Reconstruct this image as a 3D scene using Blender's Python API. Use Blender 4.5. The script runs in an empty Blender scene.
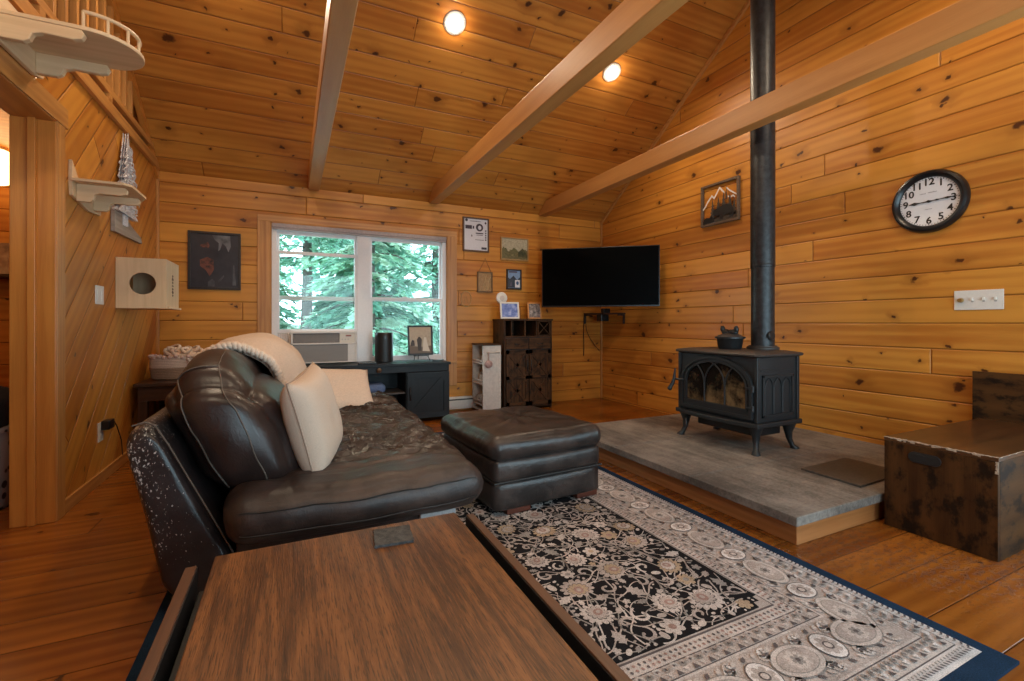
import bpy, math, random
from mathutils import Vector, Matrix, noise
PI = math.pi
SC = bpy.context.scene
COL = SC.collection
random.seed(7)

# ------------------------------------------------------------------ shader helpers
class G:
    """small wrapper round one node tree"""
    def __init__(s, m):
        m.use_nodes = True
        s.t = m.node_tree
        s.b = s.t.nodes.get('Principled BSDF')
        s.o = s.t.nodes.get('Material Output')
    def n(s, kind, ins=None, **at):
        q = s.t.nodes.new(kind)
        for k, v in at.items():
            setattr(q, k, v)
        for k, v in (ins or {}).items():
            s.set(q.inputs[k], v)
        return q
    def set(s, sock, v):
        if isinstance(v, bpy.types.NodeSocket):
            s.t.links.new(v, sock)
        elif isinstance(v, tuple) and len(v) == 3 and sock.type == 'RGBA':
            sock.default_value = (*v, 1)
        else:
            sock.default_value = v
    def m(s, op, a, b=0.0, c=None, clamp=False):
        q = s.t.nodes.new('ShaderNodeMath'); q.operation = op; q.use_clamp = clamp
        s.set(q.inputs[0], a); s.set(q.inputs[1], b)
        if c is not None: s.set(q.inputs[2], c)
        return q.outputs[0]
    def step(s, x, a, b, lo=0.0, hi=1.0):
        q = s.n('ShaderNodeMapRange', {'Value': x, 'From Min': a, 'From Max': b, 'To Min': lo, 'To Max': hi}, interpolation_type='SMOOTHSTEP')
        return q.outputs[0]
    def mix(s, f, a, b, mode='MIX'):
        q = s.t.nodes.new('ShaderNodeMix'); q.data_type = 'RGBA'; q.blend_type = mode
        s.set(q.inputs[0], f); s.set(q.inputs[6], a); s.set(q.inputs[7], b)
        return q.outputs[2]
    def xyz(s, x, y, z=0.0):
        return s.n('ShaderNodeCombineXYZ', {0: x, 1: y, 2: z}).outputs[0]
    def noise(s, vec, scale, detail=3.0, rough=.5, dist=0.0):
        return s.n('ShaderNodeTexNoise', {'Vector': vec, 'Scale': scale, 'Detail': detail, 'Roughness': rough, 'Distortion': dist})
    def bump(s, h, dist=.01, strength=1.0, normal=None):
        ins = {'Height': h, 'Distance': dist, 'Strength': strength}
        if normal is not None: ins['Normal'] = normal
        return s.n('ShaderNodeBump', ins).outputs[0]
    def out(s, **kw):
        for k, v in kw.items():
            s.set(s.b.inputs[k.replace('_', ' ')], v)

MATS = {}
def srgb(r, g, b):
    f = lambda c: (c/255/12.92) if c/255 <= .04045 else ((c/255+.055)/1.055)**2.4
    return (f(r), f(g), f(b))

def plain(name, col, rough=.5, metal=0.0, bump=0.0, bscale=60, var=0.0, spec=None, coat=0.0):
    """one colour with a little procedural variation"""
    if name in MATS: return MATS[name]
    m = bpy.data.materials.new(name); g = G(m)
    tc = g.n('ShaderNodeTexCoord').outputs['Object']
    nz = g.noise(tc, bscale, 4, .6).outputs[0]
    lo = tuple(c*(1-var) for c in col); hi = tuple(min(1, c*(1+var)) for c in col)
    g.out(Base_Color=g.mix(g.step(nz, .3, .7), lo, hi), Roughness=rough, Metallic=metal, Coat_Weight=coat)
    if spec is not None: g.out(Specular_IOR_Level=spec)
    if bump: g.out(Normal=g.bump(nz, bump))
    MATS[name] = m
    return m

def pine(name, bw, L, light, dark, rough=.36, knots=1.0, groove=.75, off=0.0, gcol=.5, seed=0.0, worn=None, gw=.0055, bd=.0045, sp_=.36):
    """tongue-and-groove pine boards; UV in metres, u along the board"""
    m = bpy.data.materials.new(name); g = G(m)
    uv = g.n('ShaderNodeTexCoord').outputs['UV']
    sp = g.n('ShaderNodeSeparateXYZ', {0: uv})
    u = sp.outputs[0]; v = g.m('ADD', sp.outputs[1], off)
    rv = g.m('DIVIDE', v, bw)
    row = g.m('FLOOR', rv); fv = g.m('FRACT', rv)
    rr = g.n('ShaderNodeTexWhiteNoise', {'W': g.m('ADD', row, seed)}, noise_dimensions='1D').outputs['Value']
    ru = g.m('DIVIDE', g.m('ADD', u, g.m('MULTIPLY', rr, L*3.7)), L)
    col = g.m('FLOOR', ru); fu = g.m('FRACT', ru)
    wn = g.n('ShaderNodeTexWhiteNoise', {'Vector': g.xyz(row, col, seed)}, noise_dimensions='3D')
    idv = wn.outputs['Value']; idc = g.n('ShaderNodeSeparateXYZ', {0: wn.outputs['Color']})
    dv = g.m('MULTIPLY', g.m('MINIMUM', fv, g.m('SUBTRACT', 1.0, fv)), bw)
    du = g.m('MULTIPLY', g.m('MINIMUM', fu, g.m('SUBTRACT', 1.0, fu)), L)
    edge = g.m('MINIMUM', dv, du)
    # knots: sparse round dark spots, each board its own
    ox = g.m('MULTIPLY', idv, 31.0)
    kvec = g.xyz(g.m('ADD', u, ox), g.m('ADD', v, g.m('MULTIPLY', idc.outputs[0], 17.0)), seed)
    wob = g.noise(kvec, 17, 3).outputs['Color']
    kw = g.n('ShaderNodeVectorMath', {0: kvec, 1: g.n('ShaderNodeVectorMath', {0: wob, 'Scale': .075}, operation='SCALE').outputs[0]}, operation='ADD').outputs[0]
    def knot(scale, keep, r0, r1, sx):
        vec = g.n('ShaderNodeVectorMath', {0: kw, 1: (sx, 1.0, 1.0)}, operation='MULTIPLY').outputs[0]
        vo = g.n('ShaderNodeTexVoronoi', {'Vector': vec, 'Scale': scale}, voronoi_dimensions='2D')
        cc = g.n('ShaderNodeSeparateXYZ', {0: vo.outputs['Color']})
        has = g.m('GREATER_THAN', cc.outputs[0], 1-keep)
        rad = g.m('MULTIPLY', g.m('ADD', r0, g.m('MULTIPLY', cc.outputs[1], r1-r0)), has)
        d = g.m('DIVIDE', vo.outputs['Distance'], scale)
        return g.m('DIVIDE', d, g.m('ADD', rad, 1e-4)), has
    k1, h1 = knot(2.3, .50*knots, .012, .032, .85)
    k2, h2 = knot(5.5, .30*knots, .005, .014, .8)
    ker = g.m('MAXIMUM', g.step(k1, 1.15, .55), g.step(k2, 1.15, .5))
    halo = g.m('MULTIPLY', g.m('MAXIMUM', g.step(k1, 4.2, .7), g.m('MULTIPLY', g.step(k2, 3.5, .7), .6)), 1.0)
    # grain
    gv = g.xyz(g.m('MULTIPLY', g.m('ADD', u, ox), 1.0), g.m('MULTIPLY', g.m('ADD', v, g.m('MULTIPLY', halo, .025)), 11.0), g.m('MULTIPLY', idv, 57.0))
    n1 = g.noise(gv, 1.1, 5, .5, .9).outputs[0]
    wv = g.n('ShaderNodeTexWave', {'Vector': gv, 'Scale': .42, 'Distortion': 5.5, 'Detail': 3.0, 'Detail Scale': .55, 'Detail Roughness': .6}, bands_direction='Y').outputs['Fac']
    fine = g.noise(g.xyz(g.m('MULTIPLY', g.m('ADD', u, ox), 5.0), g.m('MULTIPLY', v, 260.0), idv), 1.0, 2).outputs[0]
    f = g.m('ADD', g.m('MULTIPLY', n1, .62), g.m('MULTIPLY', wv, .16))
    f = g.m('ADD', f, g.m('MULTIPLY', fine, .10))
    f = g.m('ADD', f, g.m('MULTIPLY', g.m('SUBTRACT', idc.outputs[1], .5), .30))
    base = g.mix(g.step(f, .22, .74), light, dark)
    blot = g.noise(g.xyz(g.m('ADD', u, ox), g.m('MULTIPLY', v, 2.2), idv), 1.3, 3).outputs[0]
    base = g.mix(g.m('MULTIPLY', g.step(blot, .48, .75), .40), base, tuple(c*.62 for c in dark))
    base = g.mix(g.m('MULTIPLY', halo, .45), base, tuple(c*.55 for c in dark))
    base = g.mix(g.m('MULTIPLY', ker, .93), base, (.050, .012, .004))
    gm = g.step(edge, gw, gw*.25)
    base = g.mix(g.m('MULTIPLY', gm, groove), base, tuple(c*gcol for c in dark))
    h = g.m('SUBTRACT', g.step(edge, 0.0, gw*1.6), g.m('MULTIPLY', ker, .15))
    h = g.m('ADD', h, g.m('MULTIPLY', n1, .05))
    rg = g.m('ADD', rough-.05, g.m('MULTIPLY', n1, .12))
    if worn:
        wz = g.noise(g.xyz(g.m('MULTIPLY', u, 1.0), g.m('MULTIPLY', v, 2.0), 3.0), 26, 6, .68).outputs[0]
        big = g.noise(g.xyz(u, v, 9.0), 1.1, 2).outputs[0]
        w = g.m('MULTIPLY', g.step(wz, .50, .62), g.m('MULTIPLY', g.step(big, .36, .56), g.step(u, 1.2, 2.6)))
        base = g.mix(g.m('MULTIPLY', w, .45), base, tuple(c*.5 for c in dark))
        h = g.m('SUBTRACT', h, g.m('MULTIPLY', w, 1.3))
        rg = g.m('ADD', rg, g.m('MULTIPLY', w, -.08))
    g.out(Base_Color=base, Roughness=rg, Specular_IOR_Level=sp_, Normal=g.bump(h, bd, 1.0))
    MATS[name] = m
    return m

def wood(name, light, dark, rough=.5, sc=1.0, fine=1.0, dirt=0.0, dirtcol=(.01, .008, .006), ray=16.0, spec=.5):
    """plain lengthwise-grained timber; UV in metres, u along the grain"""
    if name in MATS: return MATS[name]
    m = bpy.data.materials.new(name); g = G(m)
    uv = g.n('ShaderNodeTexCoord').outputs['UV']
    sp = g.n('ShaderNodeSeparateXYZ', {0: uv}); u, v = sp.outputs[0], sp.outputs[1]
    rnd = g.n('ShaderNodeObjectInfo').outputs['Random']
    uu = g.m('ADD', u, g.m('MULTIPLY', rnd, 23.0))
    gv = g.xyz(uu, g.m('MULTIPLY', v, ray), rnd)
    n1 = g.noise(gv, 1.7*sc, 5, .55, .7).outputs[0]
    wv = g.n('ShaderNodeTexWave', {'Vector': gv, 'Scale': .5*sc, 'Distortion': 6.0, 'Detail': 3.0, 'Detail Scale': .6}, bands_direction='Y').outputs['Fac']
    fn = g.noise(g.xyz(g.m('MULTIPLY', uu, 6.0), g.m('MULTIPLY', v, 320.0), rnd), 1.0, 2).outputs[0]
    f = g.m('ADD', g.m('ADD', g.m('MULTIPLY', n1, .72), g.m('MULTIPLY', wv, .10)), g.m('MULTIPLY', fn, .22*fine))
    base = g.mix(g.step(f, .3, .8), light, dark)
    if dirt:
        d = g.noise(g.xyz(uu, g.m('MULTIPLY', v, 1.6), 5.0), 7, 6, .65).outputs[0]
        base = g.mix(g.m('MULTIPLY', g.step(d, .47, .62), dirt), base, dirtcol)
    g.out(Base_Color=base, Roughness=rough, Specular_IOR_Level=spec, Normal=g.bump(f, .0015, .6))
    MATS[name] = m
    return m

# ------------------------------------------------------------------ mesh builder
class MB:
    def __init__(s, M=None):
        s.v = []; s.f = []; s.uv = []; s.mi = []; s.M = M
    def add(s, vs, fs, mi=0, grain=None, uvs=None):
        b = len(s.v)
        if s.M is not None: vs = [s.M @ Vector(p) for p in vs]
        vs = [tuple(p) for p in vs]
        s.v += vs
        lo = [min(p[i] for p in vs) for i in range(3)]; hi = [max(p[i] for p in vs) for i in range(3)]
        ga = grain if grain is not None else max(range(3), key=lambda i: hi[i]-lo[i])
        for k, f in enumerate(fs):
            s.f.append([b+i for i in f]); s.mi.append(mi)
            if uvs is not None: s.uv.append(uvs[k]); continue
            pts = [Vector(vs[i]) for i in f]
            nn = Vector((0, 0, 0))
            for i in range(len(pts)):
                a, c = pts[i], pts[(i+1) % len(pts)]
                nn += Vector(((a.y-c.y)*(a.z+c.z), (a.z-c.z)*(a.x+c.x), (a.x-c.x)*(a.y+c.y)))
            d = max(range(3), key=lambda i: abs(nn[i]))
            ax = [i for i in range(3) if i != d]
            if ga in ax: ua = ga; va = ax[0] if ax[1] == ga else ax[1]
            else: ua, va = ax
            s.uv.append([(p[ua]+.37*d, p[va]+.11*d) for p in pts])
        return s
    def box(s, x0, x1, y0, y1, z0, z1, mi=0, grain=None):
        vs = [(x, y, z) for x in (x0, x1) for y in (y0, y1) for z in (z0, z1)]
        return s.add(vs, [(0, 1, 3, 2), (4, 6, 7, 5), (0, 4, 5, 1), (2, 3, 7, 6), (0, 2, 6, 4), (1, 5, 7, 3)], mi, grain)
    def prism(s, poly, axis, a, b, mi=0, grain=None):
        """extrude a 2-D outline (the two other axes in order) along axis from a to b"""
        def P(p, t):
            q = list(p); q.insert(axis, t); return tuple(q)
        n = len(poly)
        vs = [P(p, a) for p in poly] + [P(p, b) for p in poly]
        fs = [tuple(range(n))[::-1], tuple(range(n, 2*n))] + [(i, (i+1) % n, n+(i+1) % n, n+i) for i in range(n)]
        return s.add(vs, fs, mi, grain)
    def tube(s, pts, r, seg=8, closed=False, mi=0, flat=None):
        pts = [Vector(p) for p in pts]; n = len(pts); vs = []; up = None
        for i, p in enumerate(pts):
            a = pts[(i-1) % n] if (closed or i > 0) else p
            c = pts[(i+1) % n] if (closed or i < n-1) else p
            t = (c-a).normalized() if (c-a).length > 1e-9 else Vector((0, 0, 1))
            if up is None:
                up = Vector((0, 0, 1)) if abs(t.z) < .9 else Vector((1, 0, 0))
            e1 = (up - t*up.dot(t))
            if e1.length < 1e-6: e1 = t.orthogonal()
            e1.normalize(); up = e1; e2 = t.cross(e1)
            rr = r[i] if isinstance(r, (list, tuple)) else r
            for k in range(seg):
                w = 2*PI*k/seg
                vs.append(p + e1*math.cos(w)*rr*(flat or 1) + e2*math.sin(w)*rr)
        fs = []
        for i in range(n if closed else n-1):
            j = (i+1) % n
            for k in range(seg):
                l = (k+1) % seg
                fs.append((i*seg+k, i*seg+l, j*seg+l, j*seg+k))
        if not closed:
            fs += [tuple(range(seg))[::-1], tuple((n-1)*seg+k for k in range(seg))]
        return s.add(vs, fs, mi)
    def lathe(s, prof, c=(0, 0, 0), seg=24, axis=2, mi=0, sq=(1, 1), cap=True):
        vs = []; n = len(prof)
        for r, h in prof:
            for k in range(seg):
                w = 2*PI*k/seg
                q = [r*math.cos(w)*sq[0], r*math.sin(w)*sq[1]]; q.insert(axis, h)
                vs.append((q[0]+c[0], q[1]+c[1], q[2]+c[2]))
        fs = [(i*seg+k, i*seg+(k+1) % seg, (i+1)*seg+(k+1) % seg, (i+1)*seg+k) for i in range(n-1) for k in range(seg)]
        if axis == 1: fs = [f[::-1] for f in fs]
        e = [tuple(range(seg))[::-1], tuple((n-1)*seg+k for k in range(seg))]
        return s.add(vs, fs + (e if cap else []), mi)
    def ball(s, c, r, seg=12, ring=8, mi=0):
        r = r if isinstance(r, (tuple, list)) else (r, r, r)
        vs = [(c[0], c[1], c[2]-r[2])]
        for i in range(1, ring):
            a = PI*i/ring
            for k in range(seg):
                w = 2*PI*k/seg
                vs.append((c[0]+r[0]*math.sin(a)*math.cos(w), c[1]+r[1]*math.sin(a)*math.sin(w), c[2]-r[2]*math.cos(a)))
        vs.append((c[0], c[1], c[2]+r[2])); T = len(vs)-1
        fs = [(0, 1+(k+1) % seg, 1+k) for k in range(seg)]
        for i in range(ring-2):
            for k in range(seg):
                fs.append((1+i*seg+k, 1+i*seg+(k+1) % seg, 1+(i+1)*seg+(k+1) % seg, 1+(i+1)*seg+k))
        fs += [(T, 1+(ring-2)*seg+k, 1+(ring-2)*seg+(k+1) % seg) for k in range(seg)]
        return s.add(vs, fs, mi)
    def loft(s, secs, mi=0, grain=None, closed=True, cap=True):
        n = len(secs[0]); vs = [p for q in secs for p in q]; fs = []
        for i in range(len(secs)-1):
            for k in range(n if closed else n-1):
                l = (k+1) % n
                fs.append((i*n+k, i*n+l, (i+1)*n+l, (i+1)*n+k))
        if cap:
            fs += [tuple(range(n))[::-1], tuple((len(secs)-1)*n+k for k in range(n))]
        return s.add(vs, fs, mi, grain)
    def soft(s, c, h, r, n, puff=(0, 0, 0), fn=None, mi=0):
        """cushion: rounded box bulged on its faces; returns the map from the unit cube to its surface"""
        def S(q):
            p = [q[i]*h[i] for i in range(3)]
            k = [max(-(h[i]-r), min(h[i]-r, p[i])) for i in range(3)]
            d = Vector([p[i]-k[i] for i in range(3)])
            if d.length > 1e-9:
                d = d.normalized()*r
            o = [k[i]+d[i] for i in range(3)]
            for i in range(3):
                j, l = [x for x in range(3) if x != i]
                o[i] += q[i]*puff[i]*(1-q[j]**2)*(1-q[l]**2)
            o = Vector([o[i]+c[i] for i in range(3)])
            return Vector(fn(o, q)) if fn else o
        idx = {}; vs = []; fs = []
        def V(q):
            k = tuple(round(x, 5) for x in q)
            if k not in idx: idx[k] = len(vs); vs.append(S(k))
            return idx[k]
        def gp(i, m):   # denser towards the edges
            return math.sin((i/m-.5)*PI)*.5 + (2*i/m-1)*.5
        for ax in range(3):
            j, l = [x for x in range(3) if x != ax]
            for sg in (-1, 1):
                for a in range(n[j]):
                    for b in range(n[l]):
                        qs = []
                        for da, db in ((0, 0), (1, 0), (1, 1), (0, 1)):
                            q = [0, 0, 0]; q[ax] = sg; q[j] = gp(a+da, n[j]); q[l] = gp(b+db, n[l]); qs.append(V(q))
                        flip = (sg < 0) != (ax == 1)
                        fs.append(tuple(qs[::-1]) if flip else tuple(qs))
        s.add(vs, fs, mi)
        return S
    def build(s, name, mat, parent=None, bevel=0, seg=2, smooth=None, sub=0, label=None, kind=None):
        me = bpy.data.meshes.new(name)
        vs = s.v
        if parent is not None:
            inv = ROOT[parent.name].inverted(); vs = [inv @ Vector(p) for p in vs]
        me.from_pydata(vs, [], s.f)
        ul = me.uv_layers.new(name='uv').data
        i = 0
        for q in s.uv:
            for w in q:
                ul[i].uv = w; i += 1
        for mm in (mat if isinstance(mat, (list, tuple)) else [mat]): me.materials.append(mm)
        me.polygons.foreach_set('material_index', s.mi)
        me.validate(clean_customdata=False)
        if smooth is not None:
            me.polygons.foreach_set('use_smooth', [True]*len(me.polygons))
            if smooth < 179: me.set_sharp_from_angle(angle=math.radians(smooth))
        me.update()
        o = bpy.data.objects.new(name, me); COL.objects.link(o)
        if parent is not None:
            o.parent = parent; ROOT[o.name] = ROOT[parent.name]
        else:
            ROOT[o.name] = Matrix()
        if bevel:
            b = o.modifiers.new('bevel', 'BEVEL'); b.width = bevel; b.segments = seg; b.limit_method = 'ANGLE'; b.angle_limit = math.radians(40)
        if sub:
            b = o.modifiers.new('subdiv', 'SUBSURF'); b.levels = b.render_levels = sub
        if label: o['label'] = label
        if kind: o['kind'] = kind
        return o

ROOT = {}
def thing(name, label, cat, loc=(0, 0, 0), rotz=0.0, group=None):
    o = bpy.data.objects.new(name, None); COL.objects.link(o)
    o.location = loc; o.rotation_euler = (0, 0, rotz)
    o.empty_display_size = .05
    ROOT[o.name] = Matrix.Translation(loc) @ Matrix.Rotation(rotz, 4, 'Z')
    o['label'] = label; o['category'] = cat
    if group: o['group'] = group
    return o
def tag(o, label, cat, group=None, kind=None):
    o['label'] = label; o['category'] = cat
    if group: o['group'] = group
    if kind: o['kind'] = kind
    return o
def struct(name, mb, mat, **kw):
    return mb.build(name, mat, kind='structure', **kw)
def at(t):
    """frame of a thing, to build a part in the thing's own coordinates"""
    return ROOT[t.name]
def text_mesh(body, size, M, name, mat, parent, bold=0.0, depth=.0008):
    cu = bpy.data.curves.new('lettering', 'FONT'); cu.body = body; cu.size = size
    cu.align_x = 'CENTER'; cu.align_y = 'CENTER'; cu.extrude = depth; cu.offset = bold; cu.resolution_u = 3
    ob = bpy.data.objects.new('lettering', cu); COL.objects.link(ob)
    bpy.context.view_layer.update()
    me = bpy.data.meshes.new_from_object(ob.evaluated_get(bpy.context.evaluated_depsgraph_get()))
    bpy.data.objects.remove(ob)
    me.transform(ROOT[parent.name].inverted() @ M)
    me.materials.clear(); me.materials.append(mat)
    o = bpy.data.objects.new(name, me); COL.objects.link(o); o.parent = parent; ROOT[o.name] = ROOT[parent.name]
    return o

# ------------------------------------------------------------------ room dimensions (metres, camera at x=0, y=0)
W, D, L = 3.93, 5.31, -1.14          # stove wall x, window wall y, plank wall x
EAVE, SL, RID, FR = 2.47, .709, 2.3, -.71
RH = EAVE + SL*(D-RID)               # ridge height
LX = -3.6                            # far side of the loft / side room
ceilz = lambda y: EAVE + SL*((D-y) if y >= RID else (y-FR))

# ------------------------------------------------------------------ materials
PL, PD = (.62, .262, .042), (.43, .138, .018)
m_back = pine('pine_back', .186, 3.1, PL, PD, off=.044, seed=1.0)
m_right = pine('pine_right', .1725, 4.6, PL, PD, off=-.0125, seed=2.3)
m_left = pine('pine_diagonal', .178, 4.5, PL, PD, off=.03, seed=4.1, knots=.8)
m_ceil = pine('pine_ceiling', .193, 3.4, (.60, .255, .046), (.41, .134, .020), off=.03, seed=6.2, knots=1.35, rough=.40)
m_floor = pine('pine_floor', .195, 3.8, (.33, .104, .015), (.18, .045, .006), rough=.22, off=-.065, seed=8.8, gcol=.3, knots=.6, worn=True, gw=.0028, bd=.0016, sp_=.5)
m_trim = wood('pine_trim', (.58, .27, .075), (.38, .14, .032), .38)
m_jamb = wood('pine_jamb', (.62, .24, .045), (.42, .135, .022), .36, sc=.8, ray=12)
m_beam = wood('beam_timber', (.57, .265, .078), (.43, .175, .046), .45, sc=.6, ray=9)
m_white = plain('white_vinyl', (.78, .74, .74), .35, var=.03)
m_wplas = plain('white_plastic', (.80, .77, .72), .35, var=.02)
m_blk = plain('black_metal', (.012, .012, .013), .45, var=.2)
m_blkp = plain('black_plastic', (.008, .008, .009), .3, var=.1)
m_iron = plain('cast_iron', (.022, .023, .025), .48, metal=.25, bump=.0006, bscale=240, var=.25)
m_irontop = plain('cast_iron_top', (.060, .050, .046), .5, metal=.25, bump=.0005, bscale=200, var=.25)
m_pipe = plain('stove_pipe_black', (.020, .021, .024), .42, metal=.2, bump=.0003, bscale=30, var=.5)
m_screen = plain('tv_screen', (.0008, .0008, .0008), .35, spec=.03)
m_brown = wood('dark_rustic', (.095, .043, .017), (.026, .012, .006), .55, spec=.2, dirt=.75, dirtcol=(.010, .007, .005))
m_console = wood('black_console', (.017, .017, .019), (.007, .007, .008), .45, spec=.3)
def veneer(name, light, dark, rough=.36):
    """open-pored oak veneer"""
    m = bpy.data.materials.new(name); g = G(m)
    sp = g.n('ShaderNodeSeparateXYZ', {0: g.n('ShaderNodeTexCoord').outputs['UV']}); u, v = sp.outputs[0], sp.outputs[1]
    band = g.noise(g.xyz(g.m('MULTIPLY', u, .9), g.m('MULTIPLY', v, 7.0)), 1.6, 4, .55, 1.4).outputs[0]
    st = g.noise(g.xyz(g.m('MULTIPLY', u, 3.0), g.m('MULTIPLY', v, 70.0)), 1.0, 4, .6, .4).outputs[0]
    pore = g.noise(g.xyz(g.m('MULTIPLY', u, 22.0), g.m('MULTIPLY', v, 330.0)), 1.0, 2, .6).outputs[0]
    f = g.m('ADD', g.m('MULTIPLY', band, .55), g.m('MULTIPLY', st, .45))
    c = g.mix(g.step(f, .36, .62), light, dark)
    c = g.mix(g.m('MULTIPLY', g.step(pore, .52, .64), .65), c, tuple(x*.35 for x in dark))
    c = g.mix(g.m('MULTIPLY', g.step(pore, .40, .30), .35), c, tuple(x*1.5 for x in light))
    kv = g.n('ShaderNodeTexVoronoi', {'Vector': g.xyz(u, g.m('MULTIPLY', v, 1.4), 4.0), 'Scale': 5.0}).outputs['Distance']
    c = g.mix(g.m('MULTIPLY', g.step(kv, .055, .03), .8), c, tuple(x*.3 for x in dark))
    g.out(Base_Color=c, Roughness=rough, Specular_IOR_Level=.4, Normal=g.bump(g.m('ADD', g.m('MULTIPLY', pore, -1.0), st), .0012, .8))
    return m
m_table = veneer('oak_veneer', (.235, .088, .026), (.068, .024, .008))
m_rail = wood('oak_rail', (.125, .048, .021), (.075, .028, .012), .42)
m_ply = wood('pale_plywood', (.74, .53, .32), (.62, .42, .235), .55, sc=.8)
m_grey = wood('weathered_grey', (.34, .28, .23), (.20, .16, .13), .7)
m_bench = wood('rustic_chest', (.085, .035, .011), (.032, .013, .005), .55, spec=.10, dirt=.9, dirtcol=(.010, .006, .004), ray=6)
m_btop = wood('chest_top', (.095, .038, .013), (.042, .016, .006), .28, dirt=.35, dirtcol=(.02, .009, .005), ray=7)
m_frame = plain('dark_frame', (.022, .014, .010), .4, var=.2)
m_linen = plain('linen', (.60, .46, .36), .9, bump=.0012, bscale=420, var=.10)
m_cream = plain('cream_fabric', (.66, .50, .39), .92, bump=.005, bscale=110, var=.08)
m_knit = plain('cream_yarn', (.72, .56, .44), .95, bump=.002, bscale=260, var=.12)
m_nick = plain('aluminium', (.55, .55, .56), .3, metal=.9)

def m_glassy(name, refl):
    """thin window glass: lets the light through, mirrors a little"""
    m = bpy.data.materials.new(name); g = G(m)
    tr = g.n('ShaderNodeBsdfTransparent', {'Color': (.95, .99, .97)})
    gl = g.n('ShaderNodeBsdfGlossy', {'Roughness': .02, 'Color': (1, 1, 1)})
    fr = g.n('ShaderNodeFresnel', {'IOR': 1.45}).outputs[0]
    mx = g.n('ShaderNodeMixShader', {0: g.m('MULTIPLY', fr, refl), 1: tr.outputs[0], 2: gl.outputs[0]})
    g.set(g.o.inputs['Surface'], mx.outputs[0]); return m
m_glass = m_glassy('window_glass', .3)

def leather(name, base, rough=.32, wear=0.0, specks=None, folds=0.0, fold_y=None):
    m = bpy.data.materials.new(name); g = G(m)
    tc = g.n('ShaderNodeTexCoord').outputs['Object']
    sp = g.n('ShaderNodeSeparateXYZ', {0: tc})
    nz = g.noise(tc, 9, 5, .6).outputs[0]
    c = g.mix(g.step(nz, .3, .75), tuple(x*.75 for x in base), tuple(x*1.35 for x in base))
    if wear:
        z = g.noise(tc, 4.5, 6, .7).outputs[0]
        c = g.mix(g.m('MULTIPLY', g.step(z, .42, .66), wear), c, (.120, .074, .058))
    if specks:   # claw marks where the hide has flaked off
        q = g.n('ShaderNodeVectorMath', {0: tc, 1: (1.0, 1.0, .62)}, operation='MULTIPLY').outputs[0]
        n2 = g.noise(q, 150, 3, .6).outputs[0]
        dens = g.m('ADD', g.step(sp.outputs[0], specks[0], specks[1], .15, -.02), g.m('MULTIPLY', g.m('SUBTRACT', g.noise(tc, 6, 3).outputs[0], .5), .20))
        dens = g.m('MULTIPLY', dens, g.step(sp.outputs[2], .08, .34))
        th = g.m('SUBTRACT', .72, dens)
        k = g.step(g.m('SUBTRACT', n2, th), .0, .03)
        c = g.mix(k, c, (.46, .40, .37))
    h = g.m('MULTIPLY', nz, .10)
    wr = g.noise(tc, 24, 4, .6, 1.2).outputs[0]
    h = g.m('ADD', h, g.m('MULTIPLY', g.m('ABSOLUTE', g.m('SUBTRACT', wr, .5)), .20))
    if folds:    # rumpled hide
        f1 = g.m('ABSOLUTE', g.m('SUBTRACT', g.noise(g.n('ShaderNodeVectorMath', {0: tc, 1: (.75, 1.25, 1)}, operation='MULTIPLY').outputs[0], 6.5, 3, .55, 1.6).outputs[0], .5))
        f2 = g.m('ABSOLUTE', g.m('SUBTRACT', g.noise(tc, 15, 3, .55, 1.4).outputs[0], .5))
        ff = g.m('ADD', g.m('MULTIPLY', f1, 3.2), g.m('MULTIPLY', f2, 1.3))
        if fold_y: ff = g.m('MULTIPLY', ff, g.step(sp.outputs[1], fold_y[0], fold_y[1], .15, 1.0))
        h = g.m('ADD', h, g.m('MULTIPLY', ff, folds))
    rg = g.m('ADD', rough-.06, g.m('MULTIPLY', nz, .14))
    if fold_y: rg = g.m('ADD', rg, g.step(sp.outputs[1], fold_y[0], fold_y[1], .20, 0.0))
    g.out(Base_Color=c, Roughness=rg, Specular_IOR_Level=.5, Normal=g.bump(h, .011, .8))
    return m
m_lea = leather('brown_leather', (.026, .015, .013), .33)
m_leaseat = leather('brown_leather_rumpled', (.024, .015, .013), .25, wear=.32, folds=.8, fold_y=(-1.15, -.80))
m_leaback = leather('brown_leather_clawed', (.020, .014, .014), .33, specks=(-.62, -.34))
m_leaott = leather('dark_leather', (.022, .017, .016), .34, wear=.25, folds=.12)
m_seam = plain('seam_thread', (.10, .075, .06), .6)

# ------------------------------------------------------------------ room shell
T = .14
def quad(mb, pts, uvs, mi=0):
    mb.add(pts, [(0, 1, 2, 3)], mi, uvs=[uvs])
# floor
f = MB(); quad(f, [(LX, FR, 0), (W+T, FR, 0), (W+T, D+T, 0), (LX, D+T, 0)], [(LX, FR), (W+T, FR), (W+T, D+T), (LX, D+T)])
struct('floor', f, m_floor)
# window wall: boards round the window opening, full thickness
WX0, WX1, WZ0, WZ1 = -.20, 1.675, .60, 2.085
def wallgrid(mb, xs, zs, hole, P, uvf):
    """a slab wall cut into rectangles; hole(i, j) leaves an opening"""
    for i in range(len(xs)-1):
        for j in range(len(zs)-1):
            if hole(i, j): continue
            a, b, c, d = xs[i], xs[i+1], zs[j], zs[j+1]
            vs = [P(x, t, z) for x, z in ((a, c), (b, c), (b, d), (a, d)) for t in (0, T)]
            q = [(a, c), (b, c), (b, d), (a, d)]
            u = [uvf(*p) for p in q]
            mb.add(vs, [(0, 2, 4, 6), (7, 5, 3, 1), (0, 1, 3, 2), (2, 3, 5, 4), (4, 5, 7, 6), (6, 7, 1, 0)],
                   uvs=[u, u[::-1], [u[0], u[0], u[1], u[1]], [u[1], u[1], u[2], u[2]], [u[2], u[2], u[3], u[3]], [u[3], u[3], u[0], u[0]]])
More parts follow.
